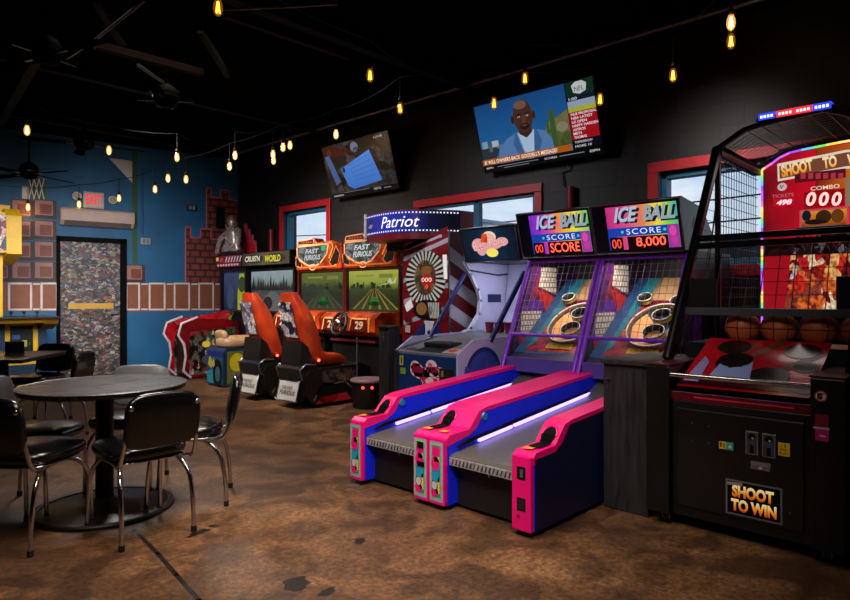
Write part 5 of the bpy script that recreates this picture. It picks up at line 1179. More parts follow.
for q, (y, h) in enumerate(((9.36, .52), (9.26, .42), (9.16, .32), (9.08, .22))):
    mb = MB().m(mat('a01428', .35, 0, .25)); mb.prism_x([(y, 1.957), (y + .1, 1.957), (y + .07, 1.957 + h), (y + .03, 1.957 + h)], 5.5, 5.54); mb.build('topper_fin', None, t, 0, 'red fin')
bikecab(7.80, 9.14, 'black game with grey road screen and yellow lettered sign', 0)
REDF = mat('c01420', .2, 0, .25, 5, 0, .5, .4, '7a0a14'); PIPEW = mat('cdb6b4', .3, 0, .15)
def bike_ride(x0, yc, label, red):
    t = thing('motorbike_ride', label, 'arcade ride', (x0 + .5, yc, 0), None)
    if red:
        for k, y in enumerate((yc + .25, yc - .25)):
            pr = [(x0 + .18, .02), (x0 + .10, .12), (x0 + .14, .35), (x0 + .10, .55), (x0 + .02, .68), (x0 + .08, .84), (x0 + .30, .93), (x0 + .98, .88), (x0 + 1.04, .5), (x0 + .98, .02)]
            mb = MB().m(REDF if k == 0 else mat('7a0c14', .25, 0, .4, 6)); mb.prism_y(pr, y - .03, y + .03)
            F = Flat((0, y - .03, 0), (1, 0, 0), ZU, mb, .002)
            F.poly([(x0 + .18, .06), (x0 + .16, .5), (x0 + .2, .72), (x0 + .95, .78), (x0 + .95, .06)], collage('engine_print_%d' % k, ['1a1414', '6a5a50', '0e0c0c', '8a3028', 'b8aa9a', '2a2020', '2a5a30'], 14, 0, .4)); F.up()
            F.ell(x0 + .45, .52, .07, .05, YELLOW); F.ell(x0 + .5, .28, .12, .08, mat('7a7878', .3, .6))
            pn = mb.build('side_fairing', None, t)
            mb = MB().m(PIPEW); mb.tube([(x0 + .3, y - .035, .94), (x0 + .05, y - .035, .85), (x0 - .0, y - .035, .68), (x0 + .09, y - .035, .54), (x0 + .12, y - .035, .35), (x0 + .08, y - .035, .13), (x0 + .2, y - .035, .02)], .02, 8); mb.build('piping', None, pn, 0, 'pale curved piping')
        mb = MB().m(REDF); mb.loft([[(x, yc + hw * math.cos(a), z + h * math.sin(a)) for a in [2 * PI * k / 16 for k in range(16)]] for x, hw, z, h in ((x0 + .12, .1, .86, .04), (x0 + .3, .2, .84, .1), (x0 + .6, .24, .84, .14), (x0 + .9, .2, .9, .14), (x0 + 1.04, .1, .96, .06))]); mb.build('fuel_tank', None, t, 0, 'glossy red tank')
        mb = MB().m(mat('18120f', .4)); mb.box((x0 + .2, yc - .2, .05), (x0 + 1.05, yc + .2, .72)); mb.build('ride_base', None, t)
    else:
        mb = MB().m(mat('12304a', .35, 0, .2)); mb.prism_y([(x0, .02), (x0, .50), (x0 + .06, .54), (x0 + .9, .5), (x0 + .9, .02)], yc - .24, yc + .24)
        F = Flat((x0 - .001, yc + .24, 0), XL, ZU, mb, .002)
        F.rect(.02, .04, .46, .5, mat('1c4a6a', .4)); F.up(); F.poly([(.02, .04), (.02, .2), (.2, .24), (.2, .04)], mat('2a8aa0', .4)); F.poly([(.04, .3), (.1, .44), (.18, .34), (.14, .24)], mat('b0a030', .4)); F.rect(.02, .42, .46, .5, mat('1c2a6a', .4)); F.up(); F.ell(.32, .2, .13, .19, mat('0a0a0c', .4)); F.up(); F.ell(.33, .18, .07, .11, mat('3a5a68', .4)); F.poly([(.16, .3), (.22, .42), (.25, .3), (.2, .26)], mat('a8a060', .4))
        F = Flat((0, yc - .241, 0), (1, 0, 0), ZU, mb, .002); F.rect(x0 + .05, .05, x0 + .5, .5, mat('6a6a30', .4)); F.up(); F.ell(x0 + .2, .34, .11, .13, mat('c8b81e', .4)); F.ell(x0 + .25, .15, .12, .07, mat('3a6a70', .4))
        mb.build('ride_base', None, t, .01, 'blue and yellow printed base')
        mb = MB().m(mat('b08a64', .45, 0, .3)); M0 = Matrix.Translation((x0 + .35, yc, .54)); mb.M = M0; mb.pad(.3, .2, 0, .13, 3, .04, .03); mb.M = None
        mb.M = Matrix.Translation((x0 + .1, yc + .05, .66)) @ Matrix.Rotation(math.radians(70), 4, 'Y'); mb.pad(.12, .15, 0, .08, 3, .03, .02); mb.M = None; mb.build('seat', None, t, 0, 'tan saddle seat')
        mb = MB().m(mat('8a5a34', .35, 0, .4)); mb.loft([[(x, yc + hw * math.cos(a), z + h * math.sin(a)) for a in [2 * PI * k / 14 for k in range(14)]] for x, hw, z, h in ((x0 + .5, .1, .64, .05), (x0 + .7, .17, .72, .12), (x0 + .9, .14, .80, .11), (x0 + 1.0, .06, .86, .05))]); mb.build('fuel_tank', None, t)
    hx, hz_ = (x0 + .95, 1.0) if red else (x0 + .92, .92)
    mb = MB().m(STEEL); mb.tube([(hx - .1, yc + .33, hz_ - .06), (hx, yc + .2, hz_), (hx + .03, yc, hz_ + .01), (hx, yc - .2, hz_), (hx - .1, yc - .33, hz_ - .06)], .016, 8); mb.tube([(hx + .03, yc, hz_), (hx + .03, yc, .6), (hx + .02, yc, .5)], .025, 8); hb = mb.build('handlebar', None, t)
    for s_ in (-1, 1):
        mb = MB().m(mat('2f8a3a' if red else '1a1a1a', .4)); mb.tube([(hx - .1, yc + s_ * .33, hz_ - .06), (hx - .16, yc + s_ * .40, hz_ - .09)], .022, 10); mb.build('grip', None, hb)
    return t
bike_ride(4.30, 9.55, 'red motorbike ride with wavy pale piping, against the blue wall', True)
bike_ride(4.36, 8.25, 'blue and yellow motorbike ride with tan saddle', False)
# ================================================================== TABLES AND CHAIRS
def topmat():
    m, nt, b = newmat('dark_table_laminate'); tc = N(nt, 'ShaderNodeTexCoord'); mp = N(nt, 'ShaderNodeMapping'); mp.inputs['Scale'].default_value = (2, 40, 1); mp.inputs['Rotation'].default_value = (0, 0, .75)
    nt.links.new(tc.outputs['Object'], mp.inputs['Vector']); no = N(nt, 'ShaderNodeTexNoise'); no.inputs['Scale'].default_value = 2.2; no.inputs['Detail'].default_value = 7
    nt.links.new(mp.outputs[0], no.inputs['Vector']); r = N(nt, 'ShaderNodeValToRGB'); r.color_ramp.elements[0].position = .38; r.color_ramp.elements[0].color = lin('0a0a0b'); r.color_ramp.elements[1].position = .62; r.color_ramp.elements[1].color = lin('212023')
    nt.links.new(no.outputs['Fac'], r.inputs['Fac']); nt.links.new(r.outputs['Color'], b.inputs['Base Color'])
    rr = N(nt, 'ShaderNodeMapRange'); rr.inputs[3].default_value = .16; rr.inputs[4].default_value = .42; nt.links.new(no.outputs['Fac'], rr.inputs[0]); nt.links.new(rr.outputs[0], b.inputs['Roughness'])
    bp = N(nt, 'ShaderNodeBump'); bp.inputs['Strength'].default_value = .2; bp.inputs['Distance'].default_value = .002; nt.links.new(no.outputs['Fac'], bp.inputs['Height']); nt.links.new(bp.outputs['Normal'], b.inputs['Normal'])
    return m
TOPM = topmat()
t = thing('round_table', 'round dark pedestal table ringed by five chrome chairs', 'table', (1.40, 3.99, 0))
c_ = (1.40, 3.99, 0)
mb = MB().m(TOPM); mb.lathe([(.43, .708), (.448, .712), (.455, .722), (.455, .738), (.450, .744)], c_, 64); mb.build('table_top', None, t)
mb = MB().m(mat('85868a', .3, .8)); mb.tube([(c_[0] + .4555 * math.cos(q), c_[1] + .4555 * math.sin(q), .741) for q in [2 * PI * i / 64 for i in range(64)]], .0035, 6, closed=True); mb.build('edge_band', None, t, 0, 'thin metal edge band')
mb = MB().m(BLACKM); mb.lathe([(.05, .06), (.05, .68), (.16, .69), (.16, .707)], c_, 24); mb.build('pedestal', None, t)
mb = MB().m(mat('241a12', .3, .1, .4, 12)); mb.lathe([(.36, 0), (.36, .014), (.34, .02), (.12, .04), (.055, .07)], c_, 48); tb_ = mb.build('table_base', None, t)  # brown colour imitates the floor reflected in the base
mb = MB().m(BLACK); mb.lathe([(.355, 0), (.385, .0), (.388, .012), (.38, .024), (.35, .024)], c_, 56, cap=False); mb.build('base_rim', None, tb_)
# --- one chrome diner chair (faces +Y), then copies
SEATV = VINYL
ch = thing('dining_chair', 'black vinyl chrome chair in front of the round table, backrest toward the viewer', 'chair', (0, 0, 0), 'chrome chairs around the round table')
mb = MB().m(SEATV); mb.M = Matrix.Translation((0, .02, 0)); mb.pad(.212, .222, .418, .486, 3.4, .028, .016); mb.build('seat', None, ch)
mb = MB().m(CHROME); mb.pad(.198, .198, .41, .4175, 3.6, .003, 0); mb.build('seat_frame', None, ch)
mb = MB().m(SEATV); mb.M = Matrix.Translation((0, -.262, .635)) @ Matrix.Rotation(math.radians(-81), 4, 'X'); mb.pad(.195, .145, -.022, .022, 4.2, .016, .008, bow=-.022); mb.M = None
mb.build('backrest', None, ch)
def bez(pts, n=6):
    out = []; p = [Vector(q) for q in pts]
    for i in range(len(p) - 1):
        a = p[max(i - 1, 0)]; b = p[i]; c = p[i + 1]; d = p[min(i + 2, len(p) - 1)]
        for k in range(n):
            s = k / n; out.append(.5 * ((2 * b) + (-a + c) * s + (2 * a - 5 * b + 4 * c - d) * s * s + (-a + 3 * b - 3 * c + d) * s ** 3))
    return out + [p[-1]]
for sx in (-1, 1):
    mb = MB().m(CHROME); mb.tube(bez([(sx * .13, .02, .405), (sx * .155, .12, .39), (sx * .185, .185, .32), (sx * .195, .205, .2), (sx * .198, .215, .012)]), .012, 10); lg = mb.build('leg', None, ch)
    MB().m(RUBBER).cyl((sx * .198, .215, 0), (sx * .198, .215, .03), .015, seg=10).build('foot_tip', None, lg)
    mb = MB().m(CHROME); mb.tube(bez([(sx * .13, -.02, .405), (sx * .155, -.12, .39), (sx * .18, -.195, .31), (sx * .186, -.225, .18), (sx * .188, -.235, .012)]), .012, 10); lg = mb.build('leg', None, ch)
    MB().m(RUBBER).cyl((sx * .188, -.235, 0), (sx * .188, -.235, .03), .015, seg=10).build('foot_tip', None, lg)
    mb = MB().m(CHROME); mb.tube(bez([(sx * .14, .1, .408), (sx * .17, -.08, .405), (sx * .19, -.2, .41), (sx * .19, -.245, .47), (sx * .18, -.275, .60), (sx * .17, -.30, .715)]), .011, 10); up = mb.build('back_post', None, ch)
    mb = MB().m(CHROME); mb.ball((sx * .17, -.302, .715), .018, 10); mb.build('post_knob', None, up)
def place(x, y, fx, fy, label, group, first=[True]):
    rz = math.atan2(fy, fx) - PI / 2
    if first[0]:
        first[0] = False; ch.location = (x, y, 0); ch.rotation_euler = (0, 0, rz); ch['label'] = label; ch['group'] = group; return ch
    return dup(ch, (x, y, 0), rz, label, group)
G1 = 'chrome chairs around the round table'
place(1.41, 3.49, .0, 1, 'black vinyl chrome chair in front of the round table, backrest toward the viewer', G1)
place(.965, 3.80, .80, .60, 'black chrome chair at the picture edge with its seat turned to the round table', G1)
place(1.83, 3.79, -.84, .54, 'black chrome chair seen side-on, on the arcade games side of the round table', G1)
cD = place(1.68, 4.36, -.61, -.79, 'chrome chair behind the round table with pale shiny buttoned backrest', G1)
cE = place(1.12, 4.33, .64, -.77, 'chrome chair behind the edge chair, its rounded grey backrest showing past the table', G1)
# reflected light painted into two black backrests, paler on the far chair; its button
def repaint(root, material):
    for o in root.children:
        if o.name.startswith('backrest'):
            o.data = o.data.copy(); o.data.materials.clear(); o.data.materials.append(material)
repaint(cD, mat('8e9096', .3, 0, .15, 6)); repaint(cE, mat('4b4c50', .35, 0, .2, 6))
mb = MB().m(mat('141416', .3)); mb.ball((0, -.228, .70), .017, 12, (1, .6, 1)); bt_ = MB(); bt_.m(mat('141416', .3)); bt_.ball((0, -.228, .70), .017, 12, (1, .6, 1))
o = bt_.build('back_button', None, None); o.parent = cD
t = thing('dining_table', 'dark square-cornered table in the corner before the yellow cabinet', 'table', (1.32, 6.50, 0))
TC = [Vector((1.97, 6.60, 0)), Vector((1.45, 5.95, 0))]; dv = Vector((-.78, .62, 0)) * .72; TC += [TC[1] + dv, TC[0] + dv]
def slab(mb, z0, z1, k=1.0):
    c = sum(TC, Vector()) / 4; q = [c + (p - c) * k for p in TC]; mb.add([p + ZU_ * z for z in (z0, z1) for p in q], [(0, 1, 2, 3), (7, 6, 5, 4), (0, 4, 5, 1), (1, 5, 6, 2), (2, 6, 7, 3), (3, 7, 4, 0)])
ctr = sum(TC, Vector()) / 4; t.location = (ctr.x, ctr.y, 0)
mb = MB().m(TOPM); slab(mb, .715, .75); mb.build('table_top', None, t, .01)
mb = MB().m(mat('85868a', .3, .8)); slab(mb, .748, .7515, 1.004); 
mb = MB().m(mat('85868a', .3, .8)); mb.tube([TC[0] + ZU_ * .748, TC[1] + ZU_ * .748, TC[2] + ZU_ * .748, TC[3] + ZU_ * .748], .005, 6, closed=True); mb.build('edge_band', None, t)
mb = MB().m(BLACKM); mb.lathe([(.05, .05), (.05, .69), (.15, .70), (.15, .714)], (ctr.x, ctr.y, 0), 20); mb.build('pedestal', None, t)
mb = MB().m(BLACKM); mb.lathe([(.34, 0), (.35, .015), (.1, .045), (.05, .06)], (ctr.x, ctr.y, 0), 32); mb.build('table_base', None, t)
G2 = 'chrome chairs around the corner table'
p = at(80, 351, Z=.785)
place(p.x - .18, p.y + .20, -.75, .66, 'black chrome chair at the near corner of the corner table', G2)
place(1.88, 7.12, -.72, -.69, 'dark chair on the far side of the corner table', G2)
t = thing('napkin_holder', 'small black napkin holder on the corner table', 'napkin holder', (1.55, 6.62, .7505))
mb = MB().m(BLACK); mb.box((1.49, 6.56, .7505), (1.62, 6.68, .76)); mb.m(BLACKM); mb.box((1.49, 6.57, .76), (1.62, 6.585, .86)); mb.box((1.49, 6.655, .76), (1.62, 6.67, .86)); mb.build('holder', None, t, .004)
mb = MB().m(mat('4a4648', .6)); mb.box((1.50, 6.587, .761), (1.61, 6.653, .85)); mb.build('napkin_stack', None, t)

# ================================================================== YELLOW CABINET AT THE FAR LEFT
YB = mat('d2a416', .4, 0, .12); YD = mat('8a6410', .45)
t = thing('arcade_cabinet', 'yellow upright arcade cabinet beside the blue wall and sticker door', 'arcade game', (2.2, 10.2, 0))
yf = 10.05; zz = lambda py: CAM_H + (296 - py) * 9.4 / 630
def AX(px): return at(px, 300, Y=yf).x
mb = MB().m(mat('10304a', .45)); mb.box((AX(-30), yf, .0), (AX(47), 10.62, .93)); mb.build('lower_body', None, t, .005)
F = Flat((0, yf, 0), (1, 0, 0), ZU, MB(), .002); F.rect(AX(5), .32, AX(38), .90, YB); F.up(); F.rect(AX(10), .45, AX(33), .86, mat('0c0d12', .4)); F.up()
for (x0, y0, x1, y1, h) in ((12, 332, 20, 336, '33508a'), (23, 332, 26, 336, '1c2430'), (28, 332, 31, 336, '1c2430'), (22, 337, 27, 343, '9aa02e'), (14, 341, 20, 346, '5a7a6a'), (29, 339, 30, 342, '3a6a4a')): F.rect(AX(x0), zz(y1), AX(x1), zz(y0), mat(h, .4))
F.rect(AX(10), .02, AX(38), .18, YB); F.rect(AX(38), .02, AX(47), .18, mat('1a5a8a', .45)); F.up(); F.rect(AX(22), .05, AX(27), .13, mat('8a2a1a', .4)); F.rect(AX(30), .04, AX(33), .14, mat('6a3018', .4))
F.build('coin_panel', t, 'yellow panel with black control window')
mb = MB().m(mat('15110e', .4)); mb.box((AX(-30), yf - .3, .955), (AX(54), 10.62, .985)); cp = mb.build('control_shelf', None, t, .005)
mb = MB().m(YD); mb.prism_x([(yf - .28, .954), (yf - .22, .88), (yf + .0, .80), (yf + .0, .954)], AX(39), AX(53)); mb.m(YD); mb.prism_x([(yf - .28, .954), (yf - .25, .90), (yf, .90), (yf, .954)], AX(-30), AX(39)); mb.build('shelf_bracket', None, t, 0, 'yellow bracket under the shelf')
mb = MB().m(BLACK)
for q in range(3): mb.cyl((AX(8 + q * 13), yf - .15, .985), (AX(8 + q * 13), yf - .15, 1.04), .008, seg=8); mb.ball((AX(8 + q * 13), yf - .15, 1.05), .022, 10)
mb.build('joystick', None, cp)
mb = MB().m(YB); mb.box((AX(-30), yf + .05, .985), (AX(4), 10.62, 1.9)); mb.build('screen_tower', None, t, .005)
mb = MB().m(YB); mb.prism_x([(yf - .12, 1.84), (yf + .2, 1.72), (10.62, 1.72), (10.62, 2.46), (yf - .0, 2.46), (yf - .12, 2.36)], AX(4), AX(19.5)); 
mb.m(YB); mb.box((AX(-30), yf - .1, 1.85), (AX(4), 10.62, 2.40)); F = Flat((0, yf - .101, 0), (1, 0, 0), ZU, mb, .003); F.rect(AX(-25), 1.88, AX(4), 2.36, collage('cabinet_sign_print', ['c8a8a8', 'a02028', '3a4a6a', 'd8c8c0', '6a1a20'], 9, 0, .4))
mb.m(YB); mb.box((AX(1), yf + .1, 2.40), (AX(12), 10.5, 2.52)); mb.build('sign_box', None, t, .006, 'yellow sign box')

# ================================================================== TELEVISIONS
def tv(ya, yb, label, cat='television'):
    """hangs tilted off the window wall; ya = end nearer the viewer"""
    t = thing('wall_television', label, cat, (XW - .1, (ya + yb) / 2, 3.05))
    A, Bm = Vector((5.82, yb, 2.70)), Vector((5.60, yb, 3.44)); hy = (Bm - A); H = hy.length; W_ = yb - ya
    nrm = Vector((0, -1, 0)).cross(hy.normalized())
    mb = MB().m(mat('0a0a0b', .3)); pts = [A, A - Vector((0, W_, 0)), Bm - Vector((0, W_, 0)), Bm]; mb.add(pts + [p - nrm * .05 for p in pts], [(0, 1, 2, 3), (7, 6, 5, 4), (0, 4, 5, 1), (1, 5, 6, 2), (2, 6, 7, 3), (3, 7, 4, 0)]); mb.build('tv_case', None, t, .004)
    mb = MB().m(BLACKM); mb.box((5.80, (ya + yb) / 2 - .2, 2.95), (5.94, (ya + yb) / 2 + .2, 3.25)); mb.build('wall_bracket', None, t)
    return t, Flat(A, (0, -1, 0), hy, MB(), .0012), W_, H
def cable(pts, label): mb = MB().m(RUBBER); mb.tube(pts, .008, 6); tag(mb.build('power_cable'), label, 'cable')
t, F, W_, H = tv(3.06, 4.60, 'wall television showing a man in a blue suit on a sports news programme')
k = lambda u: u * W_
SCALE = .72
g = lambda h, s=SCALE: glow(h, s)
F.rect(.01, .01, W_ - .01, H - .012, g('05070c')); F.up()
F.rect(k(.012), H * .115, k(.775), H * .985, glowramp('studio_sky', [(0, '2c6ea6'), (.5, '1f5f9c'), (1, '184a86')], 0, H, 1, SCALE, .15, 4)); F.up()
F.poly([(k(.012), H * .2), (k(.14), H * .2), (k(.2), H * .36), (k(.012), H * .36)], g('2c3640')); F.up()
for (u, v, a_, b_, h) in ((.03, .36, .05, .10, '8fa0ac'), (.12, .36, .06, .09, 'b2bcc4'), (.09, .3, .03, .08, '5a6a74'), (.16, .33, .05, .05, '6a7a84')): F.rect(k(u), H * v, k(u + a_), H * (v + b_), g(h))
F.poly([(k(.60), H * .2), (k(.58), H * .42), (k(.62), H * .55), (k(.7), H * .6), (k(.775), H * .66), (k(.775), H * .2)], glowramp('desert_plants', [(0, '2c3418'), (.5, '4c5428'), (1, '7a7048')], 0, .4, 1, SCALE, 1.2, 14)); F.up()
F.poly([(k(.63), H * .2), (k(.63), H * .68), (k(.65), H * .72), (k(.67), H * .68), (k(.67), H * .2)], g('3c5a30')); F.line([(k(.61), H * .56), (k(.61), H * .42), (k(.64), H * .42)], .03, g('3c5a30')); F.ell(k(.72), H * .45, .07, .05, g('8a8468')); F.ell(k(.745), H * .3, .05, .06, g('4a5a28')); F.up()
# presenter
F.poly([(k(.16), H * .11), (k(.18), H * .32), (k(.26), H * .44), (k(.35), H * .5), (k(.5), H * .5), (k(.58), H * .45), (k(.63), H * .33), (k(.64), H * .11)], g('5580b4')); F.up()
F.poly([(k(.35), H * .5), (k(.40), H * .11), (k(.47), H * .11), (k(.50), H * .5), (k(.45), H * .42)], g('b0cbe6')); F.poly([(k(.34), H * .5), (k(.36), H * .5), (k(.41), H * .11), (k(.36), H * .11), (k(.31), H * .35)], g('3c649a')); F.poly([(k(.5), H * .51), (k(.52), H * .5), (k(.55), H * .33), (k(.5), H * .11), (k(.465), H * .11)], g('3c649a')); F.up()
F.poly([(k(.37), H * .56), (k(.375), H * .47), (k(.43), H * .4), (k(.48), H * .47), (k(.485), H * .58)], g('3a241c')); F.up()
F.ell(k(.425), H * .70, .125, H * .23, g('4a2e24')); F.ell(k(.335), H * .68, .02, .045, g('3c241c')); F.ell(k(.515), H * .69, .02, .045, g('3c241c')); F.up()
F.ell(k(.415), H * .86, .08, H * .06, g('7a5848')); F.ell(k(.43), H * .66, .03, H * .06, g('5c3c30')); F.rect(k(.375), H * .725, k(.41), H * .74, g('1c100c')); F.rect(k(.445), H * .725, k(.48), H * .74, g('1c100c')); F.ell(k(.43), H * .56, .06, H * .045, g('2c1a14')); F.up(); F.ell(k(.43), H * .575, .035, H * .012, g('6a3c34')); F.ell(k(.392), H * .70, .017, H * .012, g('d0c4bc')); F.ell(k(.462), H * .70, .017, H * .012, g('d0c4bc')); F.up(); F.ell(k(.392), H * .70, .007, H * .011, g('100a08')); F.ell(k(.462), H * .70, .007, H * .011, g('100a08'))
# side list, headline, ticker
F.rect(k(.785), H * .80, k(.985), H * .985, g('123022')); F.rect(k(.785), H * .74, k(.985), H * .80, g('101830')); F.rect(k(.785), H * .66, k(.985), H * .74, g('9aa8c0')); F.rect(k(.785), H * .60, k(.985), H * .66, g('b0b838')); F.rect(k(.785), H * .245, k(.985), H * .60, g('a8121e')); F.rect(k(.785), H * .115, k(.985), H * .245, g('0a0e16')); F.up()
F.poly([(k(.86), H * .97), (k(.83), H * .93), (k(.84), H * .84), (k(.885), H * .81), (k(.93), H * .84), (k(.94), H * .93), (k(.91), H * .97)], g('c8d0d0')); F.up(); F.text('NFL', k(.85), H * .85, k(.92), H * .91, g('28483c'))
wt = g('e4e4e8', .85)
F.text('1:00', k(.80), H * .75, k(.86), H * .785, wt)
for q, s_ in enumerate(('NLB PROPOSAL', 'NBA LATEST', 'US OPEN', 'HAPPY HARDEN', 'ASTROS', 'METS', 'THOMAS')):
    F.text(s_, k(.80), H * (.555 - q * .05), k(.80 + .0155 * len(s_)), H * (.588 - q * .05), wt, 0, .012)
F.text('TOMORROW', k(.80), H * .195, k(.93), H * .225, wt); F.text('MORE 10', k(.80), H * .14, k(.92), H * .17, wt)
F.rect(k(.012), H * .115, k(.775), H * .20, g('b4601a')); F.up(); F.text("8? WILL OWNERS BACK GOODELL'S MESSAGE?", k(.03), H * .13, k(.66), H * .185, g('ffeeda', .9), 0, .012)
F.text('ESPN', k(.04), H * .06, k(.1), H * .085, wt); F.rect(k(.14), H * .07, k(.5), H * .08, g('7a8088')); F.rect(k(.2), H * .04, k(.42), H * .05, g('7a8088')); F.text('SCORES', k(.55), H * .055, k(.65), H * .08, wt); F.rect(k(.67), H * .062, k(.86), H * .075, g('7a8088')); F.text('ESPN', k(.9), H * .05, k(.97), H * .08, wt)
F.build('screen', t, 'lit screen with presenter, headline bar and red topic list')
cable([(5.93, 3.5, 2.8), (5.93, 3.52, 2.62), (5.93, 3.62, 2.60), (5.93, 3.6, 2.44)], 'black cable hanging below the television with the presenter')
t, F, W_, H = tv(6.03, 7.46, 'dim wall television showing a blue document over a crowd scene')
k = lambda u: u * W_; SC2 = .5; g = lambda h, s=SC2: glow(h, s)
F.rect(.01, .01, W_ - .01, H - .012, collage('crowd_broadcast', ['201818', '3a3430', '1a1c24', '5a4a40', '14141a', '4a4c58', '2a2622', '6a6058'], 7, .4, .3, stretch=(1, 1.3, 1))); F.up()
F.poly([(k(.0) + .015, H * .95), (k(.12), H * .97), (k(.5), H * .8), (k(.2), H * .76), (k(.05), H * .8)], g('5a1e14')); F.poly([(k(.03), H * .8), (k(.10), H * .82), (k(.2), H * .3), (k(.12), H * .25)], g('5c7ab8')); F.ell(k(.11), H * .86, .05, .05, g('6a4030')); F.ell(k(.5), H * .86, .08, .07, g('8a94b4')); F.ell(k(.52), H * .78, .07, .06, g('3a2420')); F.up()
F.poly([(k(.24), H * .53), (k(.70), H * .76), (k(.80), H * .2), (k(.38), H * .13), (k(.3), H * .2)], glowramp('blue_document', [(0, '3a72c8'), (1, '5a92e8')], 0, H, 1, .8, .2, 8)); F.up(); F.ell(k(.28), H * .5, .03, .04, g('1c3a6a'))
for q in range(5): F.line([(k(.36 + .015 * q), H * (.56 - .07 * q)), (k(.68 + .02 * q), H * (.68 - .09 * q))], .006, g('4a7acc'))
F.rect(.012, .012, W_ - .012, H * .10, g('0c0c10')); F.up(); F.rect(k(.04), H * .04, k(.2), H * .07, g('b0b0b4')); F.rect(k(.2), H * .09, k(.6), H * .096, g('a8a8ac')); F.text('NEWS', k(.66), H * .05, k(.76), H * .09, g('d8d8dc', .7)); F.rect(k(.8), H * .05, k(.9), H * .07, g('8a8a90')); F.text('LIVE', k(.8), H * .92, k(.92), H * .95, g('d8d8dc', .7))
F.build('screen', t, 'lit screen with a pale blue sheet of paper')

# ================================================================== CEILING FANS
FANM = mat('020202', .7, 0, .2, 9, 0, .03); BLADE = mat('020202', .85, 0, .2, 9, 0, .0)
def fan(loc, rz, label, blades=4, tip='15110f'):
    x, y, z = loc; t = thing('ceiling_fan', label, 'ceiling fan', (x, y, z), 'black ceiling fans')
    mb = MB().m(FANM); mb.cyl((x, y, z + .1), (x, y, CEIL - .06), .014, seg=10); mb.lathe([(.02, CEIL - .14 - z), (.06, CEIL - .08 - z), (.065, CEIL - .001 - z)], (x, y, z), 20); mb.build('downrod', None, t)
    mb = MB().m(FANM); mb.lathe([(.03, .14), (.09, .10), (.12, .05), (.12, -.03), (.09, -.08), (.04, -.1)], (x, y, z), 28); mo = mb.build('motor', None, t)
    mb = MB().m(mat('1a1614', .3, .6)); mb.lathe([(.122, .0), (.124, .01), (.122, .02)], (x, y, z), 28, cap=False); mb.build('motor_band', None, mo)
    for q in range(blades):
        M0 = Matrix.Translation((x, y, z - .03)) @ Matrix.Rotation(rz + q * 2 * PI / blades, 4, 'Z')
        mb = MB().m(BLADE); mb.M = M0 @ Matrix.Rotation(math.radians(10), 4, 'X')
        pr = [(.2, -.045), (.62, -.065), (.68, -.05), (.70, 0), (.68, .05), (.62, .065), (.2, .045)]
        mb.add([(u, v, h) for h in (-.004, .004) for u, v in pr], [tuple(range(6, -1, -1)), tuple(range(7, 14))] + [(i, (i + 1) % 7, 7 + (i + 1) % 7, 7 + i) for i in range(7)]); bl = mb.build('blade', None, t)
        mb = MB().m(mat('1e1c1b', .35, .7)); mb.M = M0; mb.box((.09, -.014, -.006), (.27, .014, .004)); mb.box((.22, -.04, .004), (.27, .04, .009)); mb.build('blade_iron', None, bl)
def fp(px, py, z): p = at(px, py, Z=z); return (p.x, p.y, z)
fan(fp(29, 172, 2.98), .42, 'black ceiling fan hanging low in front of the brown blocks on the blue wall')
fan(fp(84, 142, 3.2), 1.35, 'black ceiling fan seen against the blue wall above the exit sign')
fan(fp(166, 98, 3.25), .9, 'black ceiling fan hanging in the dark middle of the ceiling')
fan(fp(46, 52, 3.25), .3, 'black ceiling fan nearest the viewer in the dark ceiling corner')

# ================================================================== STRING LIGHTS
FIL = glow('ffb54a', 6); FILB = glow('ffcf80', 16); BGLASS = None
m, nt, b = newmat('amber_bulb_glass'); out = next(n for n in nt.nodes if n.type == 'OUTPUT_MATERIAL')
tr = N(nt, 'ShaderNodeBsdfTransparent'); tr.inputs[0].default_value = (1, .82, .5, 1); gl = N(nt, 'ShaderNodeBsdfGlossy'); gl.inputs['Roughness'].default_value = .05
em = N(nt, 'ShaderNodeEmission'); em.inputs[0].default_value = lin('ff9a2a'); em.inputs[1].default_value = .10
mx = N(nt, 'ShaderNodeMixShader'); mx.inputs[0].default_value = .12; ad = N(nt, 'ShaderNodeAddShader')
nt.links.new(tr.outputs[0], mx.inputs[1]); nt.links.new(gl.outputs[0], mx.inputs[2]); nt.links.new(mx.outputs[0], ad.inputs[0]); nt.links.new(em.outputs[0], ad.inputs[1]); nt.links.new(ad.outputs[0], out.inputs['Surface']); BGLASS = m
m2 = m.copy(); m2.name = 'bright_bulb_glass'; next(n for n in m2.node_tree.nodes if n.type == 'EMISSION').inputs[1].default_value = .55; next(n for n in m2.node_tree.nodes if n.type == 'EMISSION').inputs[0].default_value = lin('ffb860'); BGB = m2
def bulbproto(name, glass, fil):
    t = thing(name, '-', 'light bulb', (0, 0, 0), 'bulbs on the ceiling string lights')
    mb = MB().m(RUBBER); mb.cyl((0, 0, .06), (0, 0, .3), .005, seg=6); mb.build('cord', None, t)
    mb = MB().m(mat('2a2018', .4, .4)); mb.lathe([(.018, .055), (.02, .05), (.02, .09), (.012, .1)], (0, 0, 0), 14); mb.build('socket', None, t)
    mb = MB().m(glass); mb.lathe([(.004, -.062), (.017, -.056), (.028, -.036), (.032, -.012), (.029, .018), (.02, .043), (.017, .056)], (0, 0, 0), 18, cap=False); gb = mb.build('glass_bulb', None, t)
    mb = MB().m(fil)
    for q in range(4): a = PI / 2 * q; mb.tube([(.006 * math.cos(a), .006 * math.sin(a), .035), (.015 * math.cos(a), .015 * math.sin(a), -.04)], .003, 5)
    mb.build('filament', None, gb); return t
pr = bulbproto('string_bulb', BGLASS, FIL); pb = bulbproto('string_bulb', BGB, FILB)
